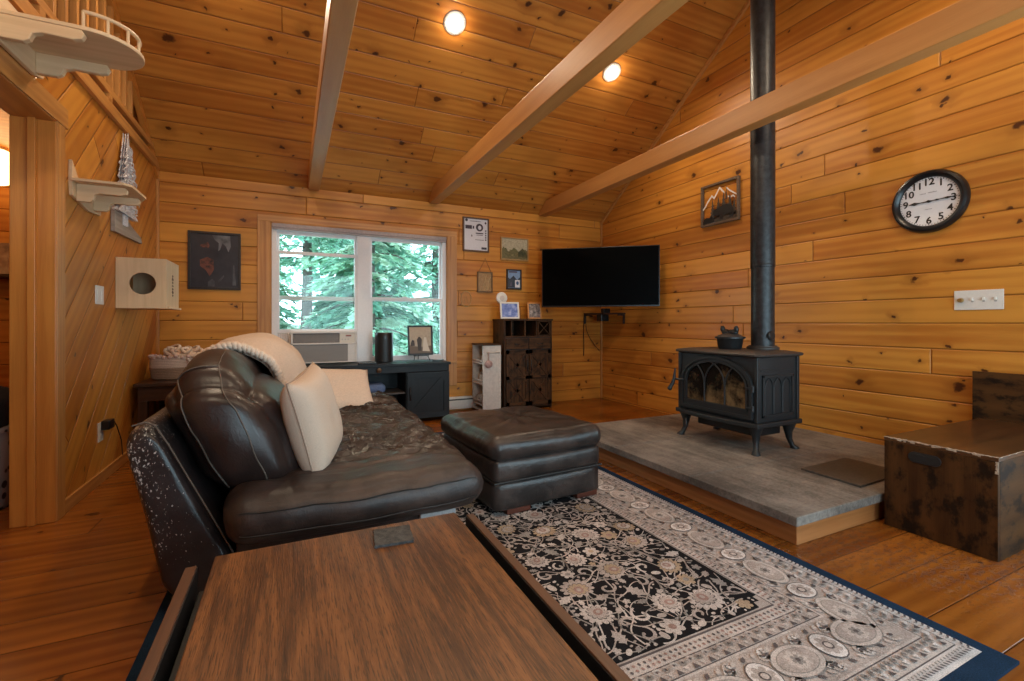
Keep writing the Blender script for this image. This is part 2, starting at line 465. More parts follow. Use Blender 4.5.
wb = MB(); wallgrid(wb, [LX, WX0, WX1, W+T], [0, WZ0, WZ1, EAVE+.02], lambda i, j: i == 1 and j == 1, lambda x, t, z: (x, D+t, z), lambda x, z: (x, z))
struct('wall_back', wb, m_back)
# gable wall with the stove; the glazed door in it lies beyond the right edge of the photograph
DY0, DY1, DZ1 = -.60, .34, 2.08
wr = MB()
ys = [FR-T, DY0, DY1, RID, D+T]
for i in range(4):
    a, b = ys[i], ys[i+1]
    z0 = DZ1 if i == 1 else 0
    pl = [(a, z0), (b, z0), (b, ceilz(b)+.05), (a, ceilz(a)+.05)]
    vs = [(W+t, y, z) for y, z in pl for t in (0, T)]
    u = pl
    wr.add(vs, [(6, 4, 2, 0), (1, 3, 5, 7), (0, 2, 3, 1), (2, 4, 5, 3), (4, 6, 7, 5), (6, 0, 1, 7)],
           uvs=[[u[3], u[2], u[1], u[0]], [u[0], u[1], u[2], u[3]]] + [[(0, 0)]*4]*4)
struct('wall_right', wr, m_right)
# front wall behind the camera with two tall windows
FW = [(.15, 1.35), (1.9, 3.5)]
wf = MB(); wallgrid(wf, [LX, FW[0][0], FW[0][1], FW[1][0], FW[1][1], W+T], [0, .30, 2.2, EAVE+.02], lambda i, j: i in (1, 3) and j == 1, lambda x, t, z: (x, FR-t, z), lambda x, z: (x, z))
struct('wall_front', wf, m_back)
# plank wall with diagonal boards, a doorway in it, open to the loft above
OY0, OY1, OZ = 2.25, 3.26, 2.14
WT = .150
wl = MB(); r2 = math.sqrt(.5)
dg = lambda y, z: ((y*1.0+z)*r2, (z-y)*r2)
def lwall(y0, y1, z0, z1):
    q = [(y0, z0), (y1, z0), (y1, z1), (y0, z1)]; u = [dg(*p) for p in q]
    vs = [(L-t, y, z) for y, z in q for t in (0, WT)]
    wl.add(vs, [(0, 2, 4, 6), (7, 5, 3, 1), (0, 1, 3, 2), (2, 3, 5, 4), (4, 5, 7, 6), (6, 7, 1, 0)], uvs=[u, u[::-1]] + [[(0, 0), (0, WT), (1, WT), (1, 0)]]*4)
LZ = 2.50
lwall(OY1, D, 0, LZ); lwall(OY0, OY1, OZ, LZ); lwall(FR, OY0, 0, LZ)
struct('wall_left', wl, m_left)
# side room and loft
s = MB(); quad(s, [(LX, D, 0), (LX, FR, 0), (LX, FR, 4.9), (LX, D, 4.9)], [(D, 0), (FR, 0), (FR, 4.9), (D, 4.9)])
struct('wall_side_room', s, m_right)
s = MB(); s.box(LX, L-.02, FR, D, LZ-.07, LZ, grain=0)
struct('floor_loft', s, m_jamb)
# ceiling: two slopes, boards along x
c = MB()
hy = math.hypot(1, SL)
for ya, yb in ((D+T, RID), (FR-T, RID)):
    za = ceilz(D) - SL*T if ya > RID else ceilz(FR) - SL*T
    s1 = abs(RID-ya)*hy; s0 = -T*hy; e = s1 + s0
    pts = [(LX, ya, za), (W+T, ya, za), (W+T, RID, RH), (LX, RID, RH)]
    u = [(LX, s0), (W+T, s0), (W+T, e), (LX, e)]
    top = [(x, y, z+.12) for x, y, z in pts]
    c.add(pts+top, [(3, 2, 1, 0) if ya < RID else (0, 1, 2, 3), (4, 5, 6, 7), (0, 1, 5, 4)], uvs=[u[::-1] if ya < RID else u, u, u])
struct('ceiling', c, m_ceil)

# trim ------------------------------------------------------------
def trim(i, mb, mat=None, bev=.003): return struct('trim_%d' % i, mb, mat or m_trim, bevel=bev)
trim(1, MB().box(L, L+.022, D-.022, D, .0, EAVE))
trim(2, MB().box(W-.022, W, D-.022, D, 0, EAVE), None)
g = MB()
g.add([(W-.03, D, EAVE-.005), (W, D, EAVE-.005), (W, RID, RH-.005), (W-.03, RID, RH-.005), (W-.03, D, EAVE-.045), (W, D, EAVE-.045), (W, RID, RH-.045), (W-.03, RID, RH-.045)],
      [(3, 2, 1, 0), (4, 5, 6, 7), (0, 1, 5, 4), (3, 0, 4, 7)], grain=1)
trim(3, g, None, 0)
b = MB().box(L, L+.014, OY1+.09, D-.02, 0, .075); struct('baseboard_left', b, m_trim, bevel=.003)
# door casing: jamb lining with stops, living-room casing, header
jb = MB()
jb.box(L-WT-.015, L+.015, OY1-.028, OY1, 0, OZ, grain=2)
jb.box(L-WT*.62, L-WT*.40, OY1-.045, OY1-.026, 0, OZ-.02, grain=2)
jb.box(L-WT-.015, L+.015, OY0, OY0+.028, 0, OZ, grain=2)
jb.box(L-WT-.015, L+.015, OY0, OY1, OZ-.028, OZ, grain=1)
trim(4, jb, m_jamb)
cs = MB(); cs.box(L, L+.02, OY1-.02, OY1+.075, 0, OZ-.02, grain=2); cs.box(L, L+.02, OY0-.075, OY0+.02, 0, OZ-.02, grain=2)
cs.box(L, L+.024, OY0-.09, OY1+.10, OZ-.022, OZ+.085, grain=1)
trim(5, cs, m_trim)
# strike plate in the jamb
o = MB().box(L-.085, L-.06, OY1-.0295, OY1-.0275, .86, .93).build('strike_plate', m_blk)
tag(o, 'small dark metal strike plate let into the door jamb', 'door hardware')
# window casing
wc = MB()
wc.box(WX0-.115, WX0, D-.02, D, .3, WZ1+.0, grain=2); wc.box(WX1, WX1+.115, D-.02, D, .3, WZ1, grain=2)
wc.box(WX0-.115, WX1+.115, D-.02, D, WZ1, WZ1+.062, grain=0)
wc.box(WX0, WX1, D-.02, D+T, WZ1-.012, WZ1, grain=0)
wc.box(WX0, WX0+.012, D-.02, D+T, WZ0, WZ1-.012, grain=2); wc.box(WX1-.012, WX1, D-.02, D+T, WZ0, WZ1-.012, grain=2)
wc.box(WX0-.115, WX1+.115, D-.035, D+T, WZ0-.03, WZ0, grain=0)
trim(6, wc, m_trim)

# loft edge: two horizontal boards, balustrade, the sloping board that closes the ceiling
lf = MB(); lf.box(L-.02, L+.03, FR, D-.03, LZ-.025, LZ+.055, grain=1)
trim(7, lf, m_trim)
sl = MB()
for w0, w1, zz in ((-.012, .022, .10),):
    sl.add([(L+w0, D-.03, ceilz(D-.03)-.0), (L+w1, D-.03, ceilz(D-.03)), (L+w1, RID, RH), (L+w0, RID, RH)] +
           [(L+w0, D-.03, ceilz(D-.03)-zz), (L+w1, D-.03, ceilz(D-.03)-zz), (L+w1, RID, RH-zz), (L+w0, RID, RH-zz)],
           [(3, 2, 1, 0), (4, 5, 6, 7), (1, 2, 6, 5), (3, 0, 4, 7), (0, 1, 5, 4)], grain=1)
trim(8, sl, m_jamb, 0)
lr = thing('loft_railing', 'pine loft balustrade with square balusters above the diagonal plank wall', 'railing', (L, 3.5, LZ+.055))
MB().box(L-.03, L+.03, 1.5, D-.06, LZ+.10, LZ+.15, grain=1).build('bottom_rail', m_trim, lr, .003)
MB().box(L-.035, L+.035, 1.5, 4.05, LZ+.86, LZ+.92, grain=1).build('top_rail', m_trim, lr, .003)
for i in range(21):
    y = 1.62 + i*.145
    top = min(LZ+.865, ceilz(y)-.10)
    if top > LZ+.2:
        MB().box(L-.018, L+.018, y-.018, y+.018, LZ+.145, top).build('baluster', m_trim, lr, .002)
for y in (2.2, 3.05, 4.0):
    MB().box(L-.03, L+.03, y-.03, y+.03, LZ+.056, LZ+.10).build('rail_foot', m_trim, lr)

# tie beams
BZ = 2.449
for i, (x0, x1) in enumerate(((.152, .262), (1.447, 1.557), (2.915, 3.025))):
    yb = 5.285; zt = BZ+.163; e = [(yb, BZ), (D+(EAVE-zt)/SL, zt), ]
    yt = D-(zt-EAVE)/SL
    bm = MB(); bm.prism([(FR+.02, BZ), (yb, BZ), (yb, ceilz(yb)), (yt, zt), (FR-(EAVE-zt)/SL+.0, zt), (FR+.02, ceilz(FR+.02))], 0, x0, x1, grain=1)
    o = bm.build('ceiling_beam', m_beam, None, .006)
    o['kind'] = 'structure'

# window_1 (the big one): white vinyl frame, two double-hung halves
fr = MB()
Y0, Y1 = D+.005, D+.085
fr.box(WX0+.012, WX0+.06, Y0, Y1, WZ0, WZ1-.012); fr.box(WX1-.06, WX1-.012, Y0, Y1, WZ0, WZ1-.012)
fr.box(.645, .79, Y0, Y1, WZ0, WZ1-.012)
fr.box(WX0+.06, WX1-.06, Y0, Y1, WZ1-.075, WZ1-.012); fr.box(WX0+.06, WX1-.06, Y0, Y1, WZ0, WZ0+.02)
w1 = fr.build('window_1', m_white, None, .004); w1['kind'] = 'structure'
def sash(x0, x1, z0, z1, y, st=.024, rb=.045, rt=.035):
    m = MB()
    m.box(x0, x0+st, y, y+.03, z0, z1, grain=2); m.box(x1-st, x1, y, y+.03, z0, z1, grain=2)
    m.box(x0+st, x1-st, y, y+.03, z0, z0+rb, grain=0); m.box(x0+st, x1-st, y, y+.03, z1-rt, z1, grain=0)
    o = m.build('window_sash', m_white, w1, .003); o['kind'] = 'structure'
    g = MB().box(x0+st, x1-st, y+.013, y+.017, z0+rb, z1-rt).build('window_pane', m_glass, w1); g['kind'] = 'structure'
xa, xb, xc, xd = WX0+.06, .645, .79, WX1-.06
sash(xa, xb, 1.29, WZ1-.075, Y0+.045)
sash(xa, xb, .945, 1.80, Y0+.008, rb=.04)
sash(xc, xd, 1.295, WZ1-.075, Y0+.045)
sash(xc, xd, WZ0+.02, 1.34, Y0+.008, rb=.06)
o = MB().box(xc+.35, xc+.41, Y0, Y0+.012, 1.335, 1.352).build('sash_lock', m_white, w1); o['kind'] = 'structure'
# rolled shade across the head of the window
rs = thing('roller_shade', 'mauve grey rolled-up shade across the top of the big window', 'window shade', (.74, D, 2.03))
MB().box(WX0+.015, WX1-.015, D-.028, D+.004, 2.028, 2.072, grain=0).build('cassette', plain('shade_fabric', (.40, .33, .32), .8, var=.1), rs, .006)
MB().tube([(WX0+.02, D-.012, 2.018), (WX1-.02, D-.012, 2.018)], .011, 10).build('bottom_bar', plain('shade_bar', (.42, .36, .35), .6), rs, smooth=40)

# windows and glazed door behind the camera's field of view (daylight)
def plainwin(nm, P, a0, a1, z0, z1):
    m = MB()
    def bx(a, b, c, d, t0=.02, t1=.10):
        p0, p1 = P(a, t0), P(b, t1)
        m.box(min(p0[0], p1[0]), max(p0[0], p1[0]), min(p0[1], p1[1]), max(p0[1], p1[1]), c, d)
    bx(a0, a0+.06, z0, z1); bx(a1-.06, a1, z0, z1); bx(a0+.06, a1-.06, z0, z0+.06); bx(a0+.06, a1-.06, z1-.06, z1)
    o = m.build(nm, m_white, None, .004); o['kind'] = 'structure'
    m = MB(); p0, p1 = P(a0+.06, .05), P(a1-.06, .056)
    m.box(min(p0[0], p1[0]), max(p0[0], p1[0]), min(p0[1], p1[1]), max(p0[1], p1[1]), z0+.06, z1-.06)
    q = m.build('window_pane', m_glass, o); q['kind'] = 'structure'
for i, (a, b) in enumerate(FW): plainwin('window_%d' % (i+2), lambda a, t: (a, FR-t), a, b, .30, 2.2)
plainwin('door_1', lambda a, t: (W+t, a), DY0, DY1, .0, DZ1)

# ------------------------------------------------------------------ rug
def rug():
    X0, X1, YA, YB, Z = -.437, 2.018, .607, 4.26, .011
    t = thing('area_rug', 'large oriental rug with black floral field, cream borders and navy edge', 'rug', ((X0+X1)/2, (YA+YB)/2, 0))
    rnd = random.Random(11)
    names = [('rug_navy', (.012, .030, .062)), ('rug_black', (.013, .011, .012)), ('rug_cream', (.53, .44, .40)), ('rug_beige', (.42, .34, .305)),
             ('rug_tan', (.40, .285, .195)), ('rug_rose', (.33, .20, .17)), ('rug_grey', (.28, .24, .22)), ('rug_dark', (.125, .098, .095)), ('rug_pale', (.66, .58, .55))]
    mats = []
    for nm, c in names:
        m = bpy.data.materials.new(nm); g = G(m)
        tc = g.n('ShaderNodeTexCoord').outputs['Object']
        a = g.noise(tc, 260, 3, .7).outputs[0]; b2 = g.noise(tc, 9, 3).outputs[0]
        f = g.m('ADD', g.m('MULTIPLY', a, .7), g.m('MULTIPLY', b2, .3))
        g.out(Base_Color=g.mix(g.step(f, .3, .7), tuple(x*.5 for x in c), tuple(min(1, x*1.35) for x in c)), Roughness=.95, Specular_IOR_Level=.1, Normal=g.bump(a, .0015))
        mats.append(m)
    NAVY, BLK, CRE, BEI, TAN, ROS, GRY, DRK, PAL = range(9)
    mb = MB()
    mb.box(X0, X1, YA, YB, 0.001, Z, NAVY)
    dz = .00035
    lay = [Z]
    def poly(pts, k, mi):
        z = Z + k*dz
        mb.add([(x, y, z) for x, y in pts], [tuple(range(len(pts)))], mi, uvs=[[(0, 0)]*len(pts)])
    def rect(a, b, c, d, k, mi): poly([(a, c), (b, c), (b, d), (a, d)], k, mi)
    ES, EE = .050, .068          # navy edge at the sides and at the ends
    sd = lambda d: d if d <= ES else ES+(d-ES)*.90
    def ring(ds, de, k, mi):
        ds = sd(ds) if ds < .465 and ds != FS-.004 else ds
        rect(X0+ds, X1-ds, YA+de, YB-de, k, mi)
    FS, FE = .430, .518            # where the field starts
    # nested flat bands (side inset, end inset)
    bands = [(ES, EE, PAL), (.088, .118, DRK), (.092, .122, CRE), (.150, .182, DRK), (.154, .186, CRE), (.162, .194, BEI),
             (.352, .388, CRE), (.360, .396, DRK), (.364, .400, BEI), (.412, .450, DRK), (.416, .454, CRE), (.462, .504, DRK)]
    for k, (a, b, mi) in enumerate(bands): ring(a, b, k+1, mi)
    K = len(bands)+1
    # field with scalloped corners
    fx0, fx1, fy0, fy1 = X0+FS, X1-FS, YA+FE, YB-FE
    ring(FS-.004, FE-.006, K, BEI)
    def corner(cx, cy, sx, sy):
        pts = []
        cs = [(.0, .09), (.018, .055), (.045, .030), (.09, .0)]
        for i, (a, b) in enumerate(cs):
            pts.append((cx+sx*a, cy+sy*b))
            if i < len(cs)-1:
                a2, b2 = cs[i+1]; mx, my = (a+a2)/2, (b+b2)/2
                pts.append((cx+sx*(mx-.014), cy+sy*(my-.014)))
        return pts
    outline = corner(fx0, fy0, 1, 1) + corner(fx1, fy0, -1, 1)[::-1] + corner(fx1, fy1, -1, -1) + corner(fx0, fy1, 1, -1)[::-1]
    poly(outline, K+1, BLK)
    def inside(x, y):
        r = False; n = len(outline)
        for i in range(n):
            x1, y1 = outline[i]; x2, y2 = outline[i-1]
            if (y1 > y) != (y2 > y) and x < (x2-x1)*(y-y1)/(y2-y1)+x1: r = not r
        return r
    def fits(x, y, r): return all(inside(x+r*math.cos(a), y+r*math.sin(a)) for a in (0, .8, 1.6, 2.4, 3.1, 3.9, 4.7, 5.5))
    # motifs
    def star(x, y, r0, r1, n, rot, k, mi, pw=1.0, sx=1.0):
        pts = []
        m = n*6
        for i in range(m):
            a = 2*PI*i/m
            w = abs(math.cos(n*a/2))**pw
            r = r1 + (r0-r1)*w
            px, py = r*math.cos(a)*sx, r*math.sin(a)
            pts.append((x+px*math.cos(rot)-py*math.sin(rot), y+px*math.sin(rot)+py*math.cos(rot)))
        poly(pts, k, mi)
    def oval(x, y, a, b, rot, k, mi, n=14):
        poly([(x+a*math.cos(w)*math.cos(rot)-b*math.sin(w)*math.sin(rot), y+a*math.cos(w)*math.sin(rot)+b*math.sin(w)*math.cos(rot)) for w in (2*PI*i/n for i in range(n))], k, mi)
    def ribbon(pts, w, k, mi):
        n = len(pts)
        for i in range(n-1):
            (x1, y1), (x2, y2) = pts[i], pts[i+1]
            l = math.hypot(x2-x1, y2-y1) or 1
            nx, ny = -(y2-y1)/l, (x2-x1)/l
            a, b = (w(i/(n-1)), w((i+1)/(n-1)))
            poly([(x1+nx*a, y1+ny*a), (x1-nx*a, y1-ny*a), (x2-nx*b, y2-ny*b), (x2+nx*b, y2+ny*b)], k, mi)
    def palmette(x, y, r, rot, k, cols=(TAN, CRE, ROS)):
        star(x, y, r, r*.74, 13, rot, k, cols[0], .6, .86)
        star(x-.1*r*math.cos(rot), y-.1*r*math.sin(rot), r*.68, r*.52, 11, rot, k+1, DRK, .6, .84)
        star(x-.12*r*math.cos(rot), y-.12*r*math.sin(rot), r*.62, r*.46, 11, rot, k+2, cols[1], .6, .84)
        oval(x-.2*r*math.cos(rot), y-.2*r*math.sin(rot), r*.32, r*.27, rot, k+3, cols[2])
        oval(x-.22*r*math.cos(rot), y-.22*r*math.sin(rot), r*.15, r*.12, rot, k+4, BEI)
    def leaf(x, y, r, rot, k, mi):
        pts = []
        prof = [(-1, .05), (-.75, .12), (-.5, .5), (-.36, .30), (-.1, .62), (.1, .36), (.36, .52), (.5, .26), (1, .0)]
        for u, v in prof: pts.append((u*r, v*r))
        for u, v in prof[-2:0:-1]: pts.append((u*r, -v*r))
        poly([(x+px*math.cos(rot)-py*math.sin(rot), y+px*math.sin(rot)+py*math.cos(rot)) for px, py in pts], k, mi)
    def scroll(x, y, r, rot, hand, k, mi):
        pts = []
        for i in range(15):
            a = i/14; q = r*(1-.80*a); w = rot + hand*a*5.2
            pts.append((x+q*math.cos(w), y+q*math.sin(w)))
        ribbon(pts, lambda t: .0036+.0030*math.sin(PI*min(1, t*1.1)), k, mi)
        oval(pts[-1][0], pts[-1][1], r*.2, r*.16, rot, k, mi, 8)
    placed = []
    cell = {}
    def free(x, y, r, gap):
        for i in range(int((x-.14)/.1)-1, int((x+.14)/.1)+2):
            for j in range(int((y-.14)/.1)-1, int((y+.14)/.1)+2):
                for a, b, c in cell.get((i, j), ()):
                    if (a-x)**2+(b-y)**2 < ((r+c)*.90+gap)**2: return False
        return True
    def put(x, y, r): cell.setdefault((int(x/.1), int(y/.1)), []).append((x, y, r))
    def throw(n, r0, r1, gap, fn):
        for _ in range(n):
            x, y, r = rnd.uniform(fx0, fx1), rnd.uniform(fy0, fy1), rnd.uniform(r0, r1)
            if free(x, y, r, gap) and fits(x, y, r+.004):
                put(x, y, r); fn(x, y, r)
    k = K+2
    for _ in range(850):
        x, y, a = rnd.uniform(fx0, fx1), rnd.uniform(fy0, fy1), rnd.uniform(0, 6.28); kk = rnd.uniform(-9, 9); pts = []
        for i in range(16):
            if not inside(x, y): break
            pts.append((x, y)); a += kk*.018 + .25*math.sin(i*.7+kk); x += .018*math.cos(a); y += .018*math.sin(a)
        if len(pts) > 4: ribbon(pts, lambda t: .0034-.0016*t, k, rnd.choice([BEI, GRY, CRE, BEI]))
    k = K+3
    throw(420, .055, .078, .030, lambda x, y, r: palmette(x, y, r, rnd.uniform(0, 6.28), k+3, rnd.choice([(TAN, CRE, ROS), (BEI, TAN, ROS), (CRE, BEI, ROS), (TAN, BEI, TAN)])))
    throw(5200, .030, .046, .004, lambda x, y, r: rnd.choice([
        lambda: leaf(x, y, r*1.12, rnd.uniform(0, 6.28), k, rnd.choice([CRE, BEI, BEI, GRY])),
        lambda: scroll(x, y, r, rnd.uniform(0, 6.28), rnd.choice([-1, 1]), k, rnd.choice([CRE, BEI])),
        lambda: (star(x, y, r, r*.62, 6, rnd.uniform(0, 6), k, rnd.choice([CRE, BEI, TAN]), .7), oval(x, y, r*.34, r*.34, 0, k+1, rnd.choice([ROS, GRY, TAN]), 10)),
        lambda: scroll(x, y, r, rnd.uniform(0, 6.28), rnd.choice([-1, 1]), k, BEI)])())
    throw(9000, .015, .024, .003, lambda x, y, r: rnd.choice([
        lambda: star(x, y, r, r*.55, 5, rnd.uniform(0, 6), k, rnd.choice([BEI, CRE, GRY, TAN]), .7),
        lambda: leaf(x, y, r*1.15, rnd.uniform(0, 6.28), k, rnd.choice([BEI, CRE, GRY])),
        lambda: oval(x, y, r, r*.62, rnd.uniform(0, 6), k, rnd.choice([BEI, CRE]), 10)])())
    throw(9000, .006, .011, .002, lambda x, y, r: oval(x, y, r, r*.7, rnd.uniform(0, 6), k, rnd.choice([BEI, CRE, GRY]), 7))
    k = K+2
    # small leaves in the beige corner pieces and along the borders
    def along(ds, de, step, fn):
        ds = sd(ds); ax0, ax1, ay0, ay1 = X0+ds, X1-ds, YA+de, YB-de
        for (x1, y1, x2, y2) in ((ax0, ay0, ax1, ay0), (ax1, ay0, ax1, ay1), (ax1, ay1, ax0, ay1), (ax0, ay1, ax0, ay0)):
            l = math.hypot(x2-x1, y2-y1); n = max(1, round(l/step)); a = math.atan2(y2-y1, x2-x1)
            for i in range(n):
                tt = (i+.5)/n; fn(x1+(x2-x1)*tt, y1+(y2-y1)*tt, a, i)
    k = K+2
    def tri(x, y, a, w, h, mi, kk):
        c, s = math.cos(a), math.sin(a)
        poly([(x+u*c-v*s, y+u*s+v*c) for u, v in ((-w, -h), (w, -h), (0, h))], kk, mi)
    along(.066, .088, .017, lambda x, y, a, i: oval(x, y, .0040, .0085, a+.5, k, DRK, 6))
    along(.078, .102, .017, lambda x, y, a, i: oval(x, y, .0035, .0060, a-.5, k, GRY, 6))
    along(.110, .141, .030, lambda x, y, a, i: tri(x, y, a+(PI if i % 2 else 0), .011, .010, (DRK, PAL)[i % 2], k))
    along(.134, .165, .030, lambda x, y, a, i: (leaf(x, y, .015, a+.9*(1 if i % 2 else -1), k, GRY), oval(x, y, .004, .004, 0, k+1, DRK, 6)))
    along(.376, .412, .033, lambda x, y, a, i: tri(x, y, a+(PI if i % 2 else 0), .012, .011, (DRK, CRE)[i % 2], k))
    along(.399, .437, .033, lambda x, y, a, i: (scroll(x, y, .012, a, 1 if i % 2 else -1, k, (GRY, CRE)[i % 2]), oval(x, y, .004, .004, 0, k+1, DRK, 6)))
    along(.428, .468, .021, lambda x, y, a, i: oval(x, y, .0055, .0065, a, k, ROS if i % 3 else DRK, 6))
    along(.446, .487, .021, lambda x, y, a, i: oval(x, y, .0055, .0065, a, k, DRK if i % 3 else ROS, 6))
    def medal(x, y, a, i):
        if i % 2 == 0:
            oval(x, y, .099, .065, a, k, GRY, 22); oval(x, y, .095, .061, a, k+1, CRE, 22); oval(x, y, .079, .048, a, k+2, GRY, 20)
            oval(x, y, .076, .045, a, k+3, BEI, 20); star(x, y, .040, .026, 8, a, k+4, CRE, .7); star(x, y, .022, .013, 6, a, k+5, GRY, .7); oval(x, y, .008, .008, 0, k+6, DRK, 8)
        else:
            oval(x, y, .050, .058, a, k, DRK, 16); oval(x, y, .046, .054, a, k+1, PAL, 16); star(x, y, .040, .026, 7, a, k+2, BEI, .7); oval(x, y, .018, .018, 0, k+3, DRK, 10); oval(x, y, .012, .012, 0, k+4, CRE, 10)
        c, s = math.cos(a), math.sin(a)
        for sg in (-1, 1):
            for u in (-.085, .085):
                X, Y = x+u*c-sg*.058*s, y+u*s+sg*.058*c
                scroll(X, Y, .027, a+sg, sg*(1 if u > 0 else -1), k, (CRE, PAL)[i % 2]); oval(X+.004, Y, .008, .006, a, k+1, DRK, 7)
            for u in (-.045, .0, .045):
                X, Y = x+u*c-sg*.073*s, y+u*s+sg*.073*c
                leaf(X, Y, .015, a+sg*.7, k, DRK if u == 0 else CRE)
    along(.257, .291, .150, medal)
    for cx, cy, sx, sy in ((fx0, fy0, 1, 1), (fx1, fy0, -1, 1), (fx1, fy1, -1, -1), (fx0, fy1, 1, -1)):
        for _ in range(8):
            a, b = rnd.uniform(.012, .05), rnd.uniform(.012, .05)
            if not inside(cx+sx*(a+.02), cy+sy*(b+.02)):
                leaf(cx+sx*a, cy+sy*b, .014, rnd.uniform(0, 6), K+2, rnd.choice([DRK, CRE, GRY]))
    mb.build('pile', mats, t)
    return t
rug()

# ------------------------------------------------------------------ sofa
def sofa():
    t = thing('sofa', 'long brown leather sofa with puffy back cushion, claw-marked end and rumpled seat', 'sofa', (.1, 3.1, 0))
    # back frame, a leaning slab with a rounded end
    prof = [(-.405, .035), (-.43, .20), (-.475, .42), (-.515, .60), (-.520, .655), (-.500, .690), (-.465, .700), (-.43, .685), (-.395, .62), (-.33, .48), (-.25, .31), (-.20, .20), (-.185, .10), (-.18, .035)]
    cx, cz = -.35, .36
    secs = []
    NS = 40
    ys = [(0, .12), (.004, .09), (.014, .055), (.03, .028), (.055, .010), (.09, .0)]
    Y0, Y1 = 1.955, 4.30
    def sec(y, k):
        out = []
        for x, z in prof:
            d = Vector((x-cx, z-cz)); l = d.length
            d = d*(1 - k*.42/max(l, .1)) if l > 0 else d
            out.append((cx+d.x, y, max(.03, cz+d.y)))
        return out
    secs = [sec(Y0+a, b) for a, b in ys] + [sec(Y0+.09+(Y1-Y0-.18)*i/14, 0) for i in range(1, 14)] + [sec(Y1-a, b) for a, b in ys[::-1]]
    mb = MB(); mb.loft(secs)
    bf = mb.build('back_frame', m_leaback, t, smooth=75, sub=1)
    sm = MB()
    sm.tube([(x*1.0+.004, Y0+.022, z+.004) for x, z in [(-.43, .685), (-.395, .62), (-.33, .48), (-.25, .31), (-.20, .20)]], .0032, 6)
    sm.tube([(x+.004, Y0+.035, z+.006) for x, z in [(-.500, .690), (-.465, .700), (-.43, .685)]], .003, 6)
    sm.build('seam', m_seam, bf, smooth=60)
    # base under the seat
    MB().box(-.19, .655, 1.985, 4.20, .05, .27).build('base', m_lea, t, .012, 3)
    MB().box(.50, .66, 1.965, 1.99, .05, .262).build('lining_panel', plain('grey_lining', (.36, .34, .34), .8, var=.15), t, .004, label='pale grey lining showing under the seat corner')
    for x in (-.14, .58):
        for y in (2.06, 4.1):
            MB().box(x, x+.06, y, y+.06, .0178, .052).build('foot', m_blk, t, .004)
    # seat
    def wr(p, q):
        x, y, z = p
        if q[2] > -.2:
            far = min(1, max(0, (y-1.98)/.35)); top = max(0, q[2])
            wx = x + .10*noise.noise(Vector((x*3, y*3, 5))); wy = y + .10*noise.noise(Vector((x*3, y*3, 9))) + .25*x*noise.noise(Vector((x*.5, y*1.1, 4)))
            a = noise.noise(Vector((wx*4.0, wy*13, 3.1))); b = noise.noise(Vector((wx*9, wy*24, 8.2)))
            c = noise.noise(Vector((x*2.0, y*2.6, 1.7))); d = noise.noise(Vector((x*3.1, y*3.4, 6.7)))
            rid = max(-.3, 1-abs(a)*4.2)*.0270 + max(-.3, 1-abs(b)*4.0)*.0120
            z += top*(far*rid*(.55+.9*max(0, d+.35)) + c*.006*(.4+far) - .008*far)
            edge = max(0, 1-abs(y-1.86)/.45)
            z += top*edge*.010*math.sin(x*23+noise.noise(Vector((x*6, y*6, 0)))*3)*.5
        dx = .045*math.sin(PI*max(0, min(1, (x+.2)/.9)))*max(0, 1-(y-1.84)/.3)
        y -= dx*.55
        return (x + .012*noise.noise(Vector((y*5, z*9, 2.2))), y + .010*noise.noise(Vector((x*6, z*8, 5.2))), z + .02*(q[1] > 0)*0)
    mb = MB()
    S = mb.soft((.272, 3.02, .345), (.495, 1.175, .095), .088, (60, 250, 6), (.015, .02, .026), wr)
    st = mb.build('seat_cushion', m_leaseat, t, smooth=180)
    sm = MB()
    for zz in (-.42, .50):
        pts = [S((-.9+1.8*i/40, -1, zz)) + Vector((0, -.002, 0)) for i in range(41)]
        sm.tube(pts, .0028, 6)
    sm.build('seam', plain('dark_seam', (.012, .009, .008), .6), st, smooth=60)
    # back cushions
    def back(yc, hy, cx0, zc, hz, hx, nm):
        def ln(p, q):
            x, y, z = p
            k = (z-zc)
            x += -.36*k + .05*(1-q[2]**2)*.0
            w = .012*noise.noise(Vector((x*5, y*5, z*5))) + .006*noise.noise(Vector((x*14, y*14, z*9)))
            crease = .010*math.exp(-((y-(yc-hy))/.12)**2)*math.sin(z*42+x*20)*max(0, noise.noise(Vector((x*7, z*7, 3))))
            top = max(0, q[2])
            z += -.05*top*(q[1]*q[1])*(1) - .045*top*q[0]**2
            return (x+w, y+w*.6, z+crease+w*.5)
        mb = MB()
        S = mb.soft((cx0, yc, zc), (hx, hy, hz), .125, (16, 24, 20), (.045, .055, .04), ln)
        o = mb.build('back_cushion', m_lea, t, smooth=180)
        sm = MB()
        for xx, sg in ((-.74, -1), (.22, -1)):
            pts = []
            for i in range(34):
                zz = -.98 + 1.96*i/33
                p = S((xx, sg, zz)); pts.append(p + Vector((0, sg*.003, .001)))
            for i in range(1, 8):
                pts.append(S((xx, -1+.10*i, 1)) + Vector((0, 0, .003)))
            sm.tube(pts, .0030, 6)
        pts = [S((-.74+.96*i/12, -.76+.10*(i/12-.5)**2, 1)) + Vector((0, 0, .003)) for i in range(13)]
        sm.tube(pts, .0028, 6)
        sm.build('seam', m_seam, o, smooth=60)
        return S
    S1 = back(2.46, .42, -.195, .63, .262, .172, 'a')
    S2 = back(3.42, .50, -.150, .645, .270, .185, 'b')
    return S1, S2
S1, S2 = sofa()

